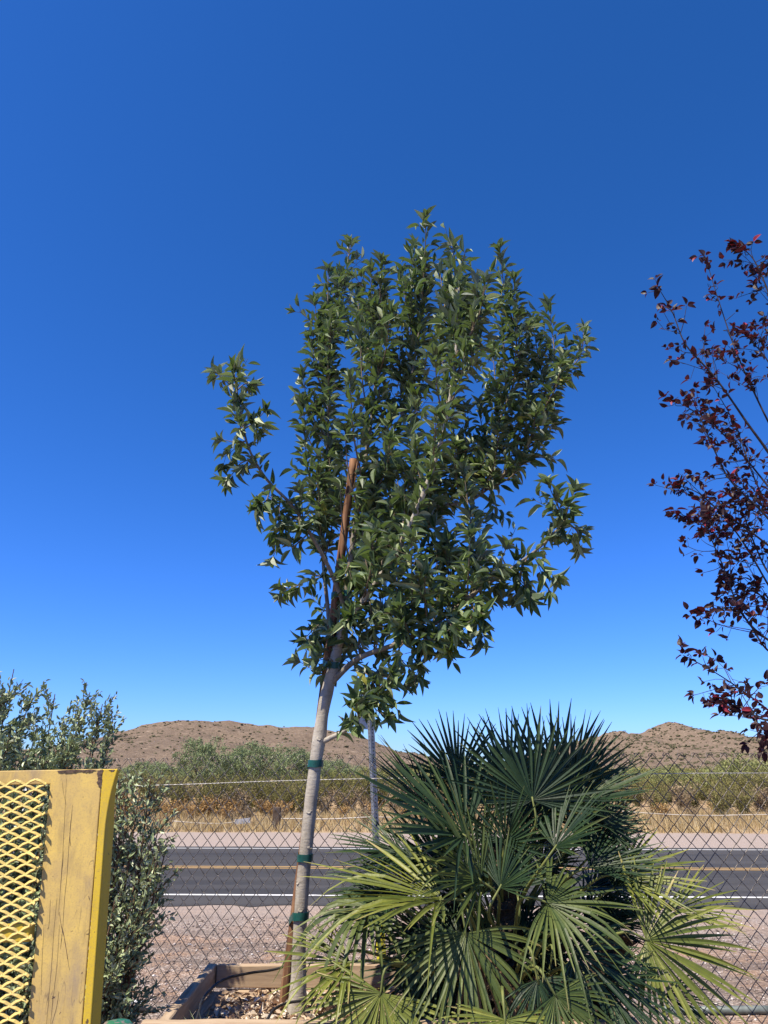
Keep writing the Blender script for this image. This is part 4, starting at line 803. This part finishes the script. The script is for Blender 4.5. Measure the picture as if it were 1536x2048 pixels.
rx = np.random.RandomState(3); TIPS += [(float(a_), float(b_)) for a_, b_ in zip(rx.uniform(660, 960, 34), rx.uniform(780, 1200, 34))]
for k_, q_, px_ in limbs:
    leaves_along(q_, .38 if k_ not in 'cf' else .3, 1.0, .03 if k_ == 'e' else .02, .074, .2)
    if k_ not in 'ec': leaves_along(q_, .5, 1.0, .036, .078, .2)
for tx_, ty_ in TIPS: grow(tx_ + (16 if tx_ < 650 else 0), ty_ + (26 if ty_ < 600 else 14), True)
for t_ in TIPS2: grow(*t_, False)
tag(shoots.build('twigs', M_twig, ash, True), kind='stuff')
LP, LD, LN, LL = map(np.array, (LP, LD, LN, LL))
# the leaves that would rub against the upper half of the stake are gone
ka = np.array(at(562, 2050, 3.465)); kb = np.array(at(707, 919, 3.375)); kd = kb - ka; kt = np.clip(((LP + LD * LL[:, None] * .5 - ka) @ kd) / (kd @ kd), 0, 1); near_ = LP + LD * LL[:, None] * .5 - (ka + kt[:, None] * kd); kz = ka[2] + kt * kd[2]
gone = (np.abs(near_[:, 0]) < .05) & (near_[:, 1] < .06) & (kt > .78) & (LP[:, 2] < kb[2] + .03)
LP, LD, LN, LL = LP[~gone], LD[~gone], LN[~gone], LL[~gone]
ASHW = lambda t: max(.03, (math.sin(math.pi * min(1, t ** .85)) ** .9))
tpls = [leaf_template(ASHW, 6, .45, c_) for c_ in (-.06, .12, .3, .5)]; tpl_ash = tpls[1]
tnt = np.clip(r.normal(.42, .32, len(LP)), 0, .97); tnt[r.rand(len(LP)) < .012] = 1.0
score = LL / (LP[:, 1] + .2 * LP[:, 2]); order = np.argsort(-score); pick = order[:300]; rest = order[300:]
mf = MB(); wv_r = r.uniform(.24, .36, len(LP))
for q2 in range(4): sb = rest[q2::4]; scatter(mf, tpls[q2], LP[sb], LD[sb], LN[sb], LL[sb], LL[sb] * wv_r[sb], tnt[sb])
o = mf.build('foliage', M_ash, ash); o['kind'] = 'stuff'
def single_leaves(parent, tpl, mat, idx, P, D, N, L, ratio):
    mm = MB(); mm.add(*tpl); me = mm.mesh('leaf', mat); D_, S_, N_ = basis(D[idx], N[idx])
    for p, d, s, n_, l in zip(P[idx], D_, S_, N_, L[idx]):
        o = bpy.data.objects.new('leaf', me); COL.objects.link(o); o.parent = parent
        M4 = Matrix(((d[0] * l, s[0] * l * ratio, n_[0] * l, p[0] - parent.location.x), (d[1] * l, s[1] * l * ratio, n_[1] * l, p[1] - parent.location.y), (d[2] * l, s[2] * l * ratio, n_[2] * l, p[2] - parent.location.z), (0, 0, 0, 1)))
        o.matrix_basis = M4
single_leaves(ash, tpl_ash, M_ash1, pick, LP, LD, LN, LL, .3)
print('ash leaves', len(LP), 'shrub', n1, n2, n3)

# stake and green ties
s0 = at(562, 2050, 3.465); s1 = at(707, 919, 3.375)
stk = thing('tree_stake', s0, 'tall split red brown wooden stake leaning beside the tree trunk', 'stake')
tt = np.linspace(0, 1, 40); sP = np.array([tuple(s0.lerp(s1, t)) for t in tt]); sr = np.linspace(.0205, .0185, 40); V, F = tube_geo(sP, sr, 12); cc = np.repeat(sP, 12, 0)
V = cc + (V - cc) * (1 + .22 * (fbm(np.tile(np.arange(12), 40) * 1.3, V[:, 2] * 2.2, 8) - .5)[:, None]); m = MB(); m.add(V, F)
topring = V[-12:]; vi = m.n; m.v.append(np.array([sP[-1] + [0, 0, -.006]])); m.t.append(np.array([.5])); m.n += 1; m.f.append(np.array([(vi, 39 * 12 + q, 39 * 12 + (q + 1) % 12) for q in range(12)])); m.build('pole', M_stake, stk, True)
m = MB(); a = s1 + Vector((.004, -.008, -.16)); add_tube(m, [a, a + Vector((.012, -.012, .09)), a + Vector((.020, -.014, .165))], [.001, .006, .003], 5); m.build('split_splinter', M_stake, stk)
for k, (py, label) in enumerate([(1836, 'lowest green tie tape round trunk and stake'), (1716, 'green tie tape at the middle of the bare trunk'), (1524, 'green tie tape just below the lowest branch'), (1332, 'green tie tape half hidden by leaves at the first fork'), (1186, 'topmost green tie tape inside the leafy crown')]):
    def on(path, y):
        v = [1024 - FPX * ((p[2] - 1.7) * math.cos(TH) - p[1] * math.sin(TH)) / axial(p) for p in path]; return path[int(np.argmin(np.abs(np.array(v) - y)))]
    tr = on(Ps, py) if py > 1300 else on(limbs[0][1], py); rt = np.interp(py, [1186, 1332, 1524, 1716, 1836], [.016, .024, .030, .030, .031]); ss = on(sP, py); rS = .0215
    c0 = np.array(tr); c1 = np.array(ss); d = c1 - c0; d[2] = 0; dl = np.linalg.norm(d); d = d / dl; e = np.array([-d[1], d[0], 0]); hull = []
    for a_ in np.linspace(-math.pi / 2, math.pi / 2, 14): hull.append(c1 + d * math.cos(a_) * rS + e * math.sin(a_) * rS)
    for a_ in np.linspace(math.pi / 2, 3 * math.pi / 2, 18): hull.append(c0 + d * math.cos(a_) * (rt + .002) + e * math.sin(a_) * (rt + .002))
    hull = np.array(hull); n = len(hull); ctr = hull.mean(0); tw = .0145; out = nrm((hull - ctr) * [1, 1, 0]); zz = (.0013 * np.sin(np.arange(n) * .7 + k))[:, None] * np.array([[0, 0, 1]]) ; lean = np.array([.06, 0, 1])
    rings = [hull - lean * tw + zz, hull + out * .0018 - lean * tw + zz, hull + out * .0018 + lean * tw + zz * .4, hull + lean * tw + zz * .4]
    m = MB(); F = [(q * n + i, q * n + (i + 1) % n, ((q + 1) % 4) * n + (i + 1) % n, ((q + 1) % 4) * n + i) for q in range(4) for i in range(n)]
    m.add(np.concatenate(rings), np.array(F)); tag(m.build('tree_tie', M_tie, smooth=False), label, 'tie', 'green ties holding the tree to its stake')

# ------------------------------------------------------------------ purple leaf plum tree, right edge
YP = 3.2
pbase = at(1790, 1900, YP); pbase.z = .35
plum = thing('plum_tree', pbase, 'dark red leaved plum tree reaching in from the right edge', 'tree')
BR_ = [[(1790, 1900, 0), (1760, 1650, 0), (1700, 1560, 0), (1610, 1480, -.05), (1536, 1420, -.1), (1480, 1378, -.12), (1430, 1345, -.14), (1366, 1310, -.15)],
       [(1770, 1700, 0), (1700, 1420, 0), (1600, 1320, .05), (1520, 1268, .08), (1478, 1215, .1), (1445, 1130, .1), (1420, 1070, .1), (1402, 1000, .1)],
       [(1765, 1600, 0), (1700, 1300, .02), (1600, 1150, .0), (1510, 1070, -.05), (1440, 1022, -.1), (1395, 985, -.12), (1345, 968, -.12)],
       [(1765, 1600, .1), (1690, 1250, .2), (1590, 1050, .2), (1510, 940, .22), (1450, 872, .22), (1400, 830, .22), (1348, 800, .22)],
       [(1765, 1550, -.05), (1680, 1200, -.15), (1570, 960, -.2), (1490, 840, -.24), (1430, 755, -.26), (1372, 690, -.28), (1345, 625, -.28), (1316, 574, -.28)],
       [(1765, 1500, .05), (1680, 1150, .1), (1590, 950, .12), (1520, 810, .12), (1475, 710, .12), (1440, 610, .12), (1410, 512, .12)],
       [(1765, 1480, 0), (1700, 1050, -.1), (1620, 800, -.15), (1560, 650, -.16), (1525, 555, -.16), (1500, 510, -.16), (1468, 490, -.16)],
       [(1765, 1500, .2), (1680, 1080, .3), (1600, 880, .34), (1545, 740, .34), (1510, 690, .34), (1480, 660, .34)],
       [(1765, 1550, .0), (1690, 1280, -.15), (1600, 1120, -.22), (1530, 1030, -.26), (1460, 960, -.28), (1420, 880, -.28), (1385, 800, -.28)],
       [(1765, 1650, .1), (1690, 1420, .15), (1610, 1250, .2), (1550, 1190, .2), (1490, 1090, .2), (1440, 1030, .2), (1405, 1050, .2), (1350, 1020, .2)],
       [(1770, 1680, -.1), (1680, 1500, -.2), (1590, 1440, -.25), (1530, 1440, -.25), (1480, 1415, -.25), (1442, 1400, -.25)],
       [(1768, 1650, 0), (1690, 1420, -.05), (1600, 1340, -.1), (1535, 1300, -.12), (1500, 1250, -.12), (1465, 1215, -.12), (1408, 1228, -.12)],
       [(1770, 1600, 0), (1680, 1330, .05), (1600, 1210, .08), (1540, 1150, .1), (1510, 1090, .1), (1480, 1010, .1), (1465, 960, .1)],
       [(1768, 1620, .1), (1700, 1400, .2), (1630, 1290, .25), (1570, 1230, .28), (1520, 1190, .28), (1475, 1165, .28), (1450, 1160, .28)],
       [(1768, 1580, .05), (1700, 1340, .1), (1620, 1170, .1), (1560, 1060, .1), (1510, 960, .1), (1470, 850, .1), (1425, 770, .1)]]
r = np.random.RandomState(41); tw = MB(); LP, LD, LN, LL = [], [], [], []
m = MB(); q = smooth_path([(pbase.x, pbase.y, .3), at(1785, 1850, YP), at(1765, 1550, YP)], 20); add_tube(m, q, np.linspace(.04, .026, 20), 12); m.build('trunk', M_plumbark, plum, True)
def cluster(o, ax_, n, size):
    for q2 in range(n):
        d = nrm(ax_ * r.uniform(.1, 1.0) + rdir(1, r)[0] * .95 + np.array([0, 0, .1])); LP.append(o + d * .006); LD.append(d); LN.append(nrm(rdir(1, r)[0] + np.array([-.2, -.1, 1.0]))); LL.append(size * r.uniform(.6, 1.2))
for bi, px in enumerate(BR_):
    q = smooth_path([at(x, y, YP + o) for x, y, o in px], 60); m = MB(); add_tube(m, q, np.concatenate([np.linspace(.010, .0042, 30), np.linspace(.0042, .0014, 30)]), 6, False); m.build('branch', M_plumbark, plum, True)
    for k in range(30, 60):
        prob = (.85 if px[-1][0] > 1380 or k < 54 else .35) * (.6 if bi in (0, 10) else 1)
        bare = bi == 4 and 51 < k < 58
        if bare: continue
        for e_ in range(2):
            if r.rand() < .55 * prob:
                ax_ = nrm(q[min(k + 1, 59)] - q[k - 1]); d = nrm(ax_ * .6 + rdir(1, r)[0] * .8 + np.array([0, 0, .15])); l = r.uniform(.02, .17 if k < 48 else .06) if r.rand() < .75 or k >= 46 else r.uniform(.15, .28); e = q[k] + d * l; s_ = smooth_path([q[k], (q[k] + e) / 2 + r.normal(0, .008, 3), e], 6)
                add_tube(tw, s_, np.linspace(.002, .0011, 6), 4, False)
                if l > .14:
                    for z_ in range(3):
                        o = s_[2 + z_]; e2 = o + nrm(d * .5 + rdir(1, r)[0]) * r.uniform(.02, .06); add_tube(tw, [o, (o + e2) / 2, e2], .001, 3, False); cluster(e2, d, r.randint(2, 5), .036)
                if r.rand() < .9: cluster(e, d, r.randint(2, 6), .037)
        if r.rand() < .3: cluster(q[k], nrm(q[min(k + 1, 59)] - q[k - 1]), r.randint(1, 4), .04)
    cluster(q[-1], nrm(q[-1] - q[-3]), 5, .046)
tag(tw.build('twigs', M_plumbark, plum, True), kind='stuff')
LP, LD, LN, LL = map(np.array, (LP, LD, LN, LL)); PW = lambda t: max(.04, math.sin(math.pi * min(1, t ** .8)) ** .7); tpl_pl = leaf_template(PW, 5, .3, .3)
u_ = 768 + FPX * LP[:, 0] / (LP[:, 1] * math.cos(TH) + (LP[:, 2] - 1.7) * math.sin(TH)); score = np.where(u_ < 1530, LL / LP[:, 1], 0); order = np.argsort(-score); pick = order[:300]; rest = order[300:]
mf = MB(); tn = np.clip(r.normal(.42, .28, len(rest)), 0, 1); scatter(mf, tpl_pl, LP[rest], LD[rest], LN[rest], LL[rest], LL[rest] * .58, tn); o = mf.build('foliage', M_plum, plum); o['kind'] = 'stuff'
single_leaves(plum, tpl_pl, M_plum1, pick, LP, LD, LN, LL, .58)
print('plum leaves', len(LP))

# ------------------------------------------------------------------ fan palm
pc = Vector((.48, 3.25, ZS))
palm = thing('fan_palm', pc, 'bushy fan palm with dark upper fronds and yellow green lower fronds beside the tree', 'palm')
r = np.random.RandomState(15)
for k, (dx, dy, h) in enumerate([(0, 0, .62), (.16, .08, .5), (-.15, .06, .42), (.28, -.05, .32), (-.05, -.14, .28)]):
    q = smooth_path([(pc.x + dx, pc.y + dy, ZS - .05), (pc.x + dx * 1.2, pc.y + dy * 1.2, ZS + h * .5), (pc.x + dx * 1.5, pc.y + dy * 1.4, ZS + h)], 26); V, F = tube_geo(q, .055 + .012 * np.sin(np.arange(26) * 2.1), 12); V = V + r.normal(0, .005, V.shape); m = MB(); m.add(V, F); m.build('trunk', M_palmtrunk, palm)
def frond_geo(hub, u, n, Rr, spread, nseg, droop, cup, seed, fold=.5, wmul=1.0):
    """returns list of (verts, faces) - one folded blade each"""
    r = np.random.RandomState(seed); u = nrm(u); n = np.array(n, float); n = nrm(n - u * (n @ u)); s = np.cross(n, u); out = []
    dphi = 2 * spread / nseg
    for k in range(nseg):
        ph = -spread + dphi * (k + .5) + r.normal(0, .02); L = Rr * (1 - .20 * (abs(ph) / spread) ** 2) * r.uniform(.82, 1.07); d = nrm(u * math.cos(ph) + s * math.sin(ph) + n * (cup * (abs(ph) / spread) ** 1.5 + r.normal(0, .045))); sd_ = nrm(np.cross(n, d)); nn_ = np.cross(d, sd_)
        tw_ = r.normal(0, .38); wmax = L * .40 * math.tan(dphi / 2) * 1.04 * wmul; bend = droop * .7 * r.uniform(.2, 1.5) + (.9 if r.rand() < droop * .5 else 0); V = []; N_ = 8
        for i in range(N_):
            t = i / (N_ - 1); hw = max(.0006, wmax * (t / .4) ** .9 if t < .4 else wmax * (1 - ((t - .4) / .6) ** 2.3)); hw = max(hw, .0009)
            o = hub + d * L * t; g = bend * max(0, t - .35) ** 2 * L; o = o + np.array([0, 0, -g]); a = tw_ * t; sa_ = sd_ * math.cos(a) + nn_ * math.sin(a); na_ = nn_ * math.cos(a) - sd_ * math.sin(a)
            fd_ = fold * (1 - .35 * t)
            V += [o + sa_ * hw + na_ * hw * fd_, o, o - sa_ * hw + na_ * hw * fd_]
        F = []
        for i in range(N_ - 1): a = 3 * i; F += [(a + 1, a + 4, a + 3, a), (a + 2, a + 5, a + 4, a + 1)]
        out.append((np.array(V), np.array(F)))
    return out
n_ind = 0
TT_ = np.repeat(np.linspace(0, 1, 8), 3)
def tipt(t): return np.clip(t * .85 - .12 + .22 * TT_ + .5 * np.clip((TT_ - .8) / .2, 0, 1), 0, 1)      # blades yellow and dry towards the tip
def frond(px, py, Y, dx, dz, dy, Rpx, nvec, mat, label=None, spread=1.85, nseg=22, droop=.25, cup=.25, single=False, base=None, seed=0):
    global n_ind
    hub = np.array(at(px, py, Y)); Rr = Rpx * axial(hub) / FPX; u = nrm(np.array([dx, dy, dz]))
    b = np.array(base) if base is not None else np.array([pc.x + .2 * (hub[0] - pc.x), pc.y + .1 + .1 * (hub[1] - pc.y), max(ZS + .05, min(ZS + .6, hub[2] - .32))])
    hl = np.linalg.norm(hub - b); mid = b * .55 + (hub - u * min(.09, hl * .3)) * .45 + np.array([0, 0, .05 * hl]); q = smooth_path([b, mid, hub - u * min(.09, hl * .3), hub + u * .012], 18); m = MB(); add_tube(m, q, np.linspace(.0085, .0034, 18), 6)
    G = frond_geo(hub, u, nvec, Rr, spread, nseg, droop, cup, seed); rt = np.random.RandomState(seed + 1); tints = np.clip(rt.normal(.5, .22, len(G)), 0, 1)
    if single and n_ind + nseg <= 300:
        fr = m.build('frond', M_petiole, palm, True)
        for (V, F), t in zip(G, tints):
            mm = MB(); mm.add(V, F, tipt(t)); mm.build('leaflet', mat, fr)
        n_ind += nseg
    else:
        fr = m.build('frond', M_petiole, palm, True); mm = MB()
        for (V, F), t in zip(G, tints): mm.add(V, F, tipt(t))
        mm.build('fan_blade', mat, fr)
    if label: fr['label'] = label
G_, Y_, D_, H_ = M_palmshade, M_palmsun, M_palmd, M_palmm  # blade colour per frond follows painted shade and sunlight, partly frond age
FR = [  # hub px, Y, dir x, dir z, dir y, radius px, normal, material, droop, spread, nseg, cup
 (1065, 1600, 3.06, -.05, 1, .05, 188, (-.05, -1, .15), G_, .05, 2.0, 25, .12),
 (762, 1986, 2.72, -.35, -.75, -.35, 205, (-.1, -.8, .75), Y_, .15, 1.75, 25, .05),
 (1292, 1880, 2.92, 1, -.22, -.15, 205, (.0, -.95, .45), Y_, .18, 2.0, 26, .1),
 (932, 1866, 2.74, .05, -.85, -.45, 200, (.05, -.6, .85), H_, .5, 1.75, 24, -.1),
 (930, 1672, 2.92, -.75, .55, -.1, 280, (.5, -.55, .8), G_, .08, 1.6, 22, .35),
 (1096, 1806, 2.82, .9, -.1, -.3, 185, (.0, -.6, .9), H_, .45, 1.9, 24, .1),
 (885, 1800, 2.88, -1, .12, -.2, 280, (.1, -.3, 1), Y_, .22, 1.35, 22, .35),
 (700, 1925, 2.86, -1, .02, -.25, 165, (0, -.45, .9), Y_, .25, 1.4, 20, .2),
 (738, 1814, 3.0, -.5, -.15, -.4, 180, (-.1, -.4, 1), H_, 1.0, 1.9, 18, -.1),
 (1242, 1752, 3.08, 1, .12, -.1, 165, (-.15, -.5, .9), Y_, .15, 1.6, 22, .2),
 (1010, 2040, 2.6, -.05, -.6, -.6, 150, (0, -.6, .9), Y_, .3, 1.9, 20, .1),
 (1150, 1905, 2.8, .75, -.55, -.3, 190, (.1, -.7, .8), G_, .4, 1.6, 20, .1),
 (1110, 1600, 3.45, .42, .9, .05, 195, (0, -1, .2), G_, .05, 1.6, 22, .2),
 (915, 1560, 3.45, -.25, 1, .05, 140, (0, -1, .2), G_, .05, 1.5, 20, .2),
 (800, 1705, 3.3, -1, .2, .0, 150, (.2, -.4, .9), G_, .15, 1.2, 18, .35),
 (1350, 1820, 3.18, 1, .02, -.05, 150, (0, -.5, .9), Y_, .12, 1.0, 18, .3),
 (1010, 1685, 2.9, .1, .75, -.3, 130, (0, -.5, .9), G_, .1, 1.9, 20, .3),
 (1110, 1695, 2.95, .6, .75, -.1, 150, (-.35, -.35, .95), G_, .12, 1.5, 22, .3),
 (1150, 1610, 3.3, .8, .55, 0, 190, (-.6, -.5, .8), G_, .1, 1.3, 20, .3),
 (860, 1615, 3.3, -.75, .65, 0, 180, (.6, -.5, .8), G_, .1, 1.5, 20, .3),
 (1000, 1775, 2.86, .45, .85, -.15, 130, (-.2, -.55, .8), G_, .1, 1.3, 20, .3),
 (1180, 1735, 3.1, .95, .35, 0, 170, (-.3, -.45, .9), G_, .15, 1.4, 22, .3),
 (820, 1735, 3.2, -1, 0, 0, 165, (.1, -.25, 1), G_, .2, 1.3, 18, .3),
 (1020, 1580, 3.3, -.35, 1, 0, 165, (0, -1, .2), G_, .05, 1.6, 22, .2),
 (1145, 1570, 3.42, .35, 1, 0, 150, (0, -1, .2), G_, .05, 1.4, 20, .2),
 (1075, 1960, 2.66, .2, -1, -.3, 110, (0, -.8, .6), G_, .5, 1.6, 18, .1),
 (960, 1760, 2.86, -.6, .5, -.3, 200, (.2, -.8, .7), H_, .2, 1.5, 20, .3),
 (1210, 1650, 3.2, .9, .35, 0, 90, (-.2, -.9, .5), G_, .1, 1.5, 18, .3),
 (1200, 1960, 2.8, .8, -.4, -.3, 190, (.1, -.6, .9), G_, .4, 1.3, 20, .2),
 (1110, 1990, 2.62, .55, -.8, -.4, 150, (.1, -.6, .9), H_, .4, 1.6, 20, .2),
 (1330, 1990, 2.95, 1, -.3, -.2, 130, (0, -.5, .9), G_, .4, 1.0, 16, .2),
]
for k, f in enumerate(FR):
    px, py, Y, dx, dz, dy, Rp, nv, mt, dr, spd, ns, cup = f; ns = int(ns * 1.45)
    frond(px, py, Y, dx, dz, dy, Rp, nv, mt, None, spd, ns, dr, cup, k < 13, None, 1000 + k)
frond(948, 1880, 2.80, .2, -1, -.15, 140, (0, -.9, .4), D_, 'dry brown frond hanging in the middle of the palm', .8, 14, .4, .1, False, None, 1500)
frond(700, 1960, 2.95, -.1, -1, 0, 70, (0, -.9, .4), D_, 'withered brown frond low on the left of the palm', 1.2, 12, .8, .1, False, None, 1501)
r = np.random.RandomState(90)
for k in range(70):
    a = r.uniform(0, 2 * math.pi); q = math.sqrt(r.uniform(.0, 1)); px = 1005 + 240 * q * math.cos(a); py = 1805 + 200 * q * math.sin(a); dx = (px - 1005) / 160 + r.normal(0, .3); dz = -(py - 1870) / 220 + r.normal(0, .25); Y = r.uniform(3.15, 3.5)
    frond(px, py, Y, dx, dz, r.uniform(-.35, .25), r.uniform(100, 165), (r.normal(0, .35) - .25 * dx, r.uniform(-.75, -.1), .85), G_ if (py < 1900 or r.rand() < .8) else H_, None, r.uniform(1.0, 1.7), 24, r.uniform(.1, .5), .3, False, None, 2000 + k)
for k in range(7):
    px = r.uniform(880, 1180); py = r.uniform(1930, 2040); frond(px, py, r.uniform(2.95, 3.3), r.normal(0, .6), -1, -.2, r.uniform(80, 120), (0, -.8, .5), D_, 'withered brown frond at the base of the palm', 1.2, 12, .8, .1, False, None, 2500 + k)
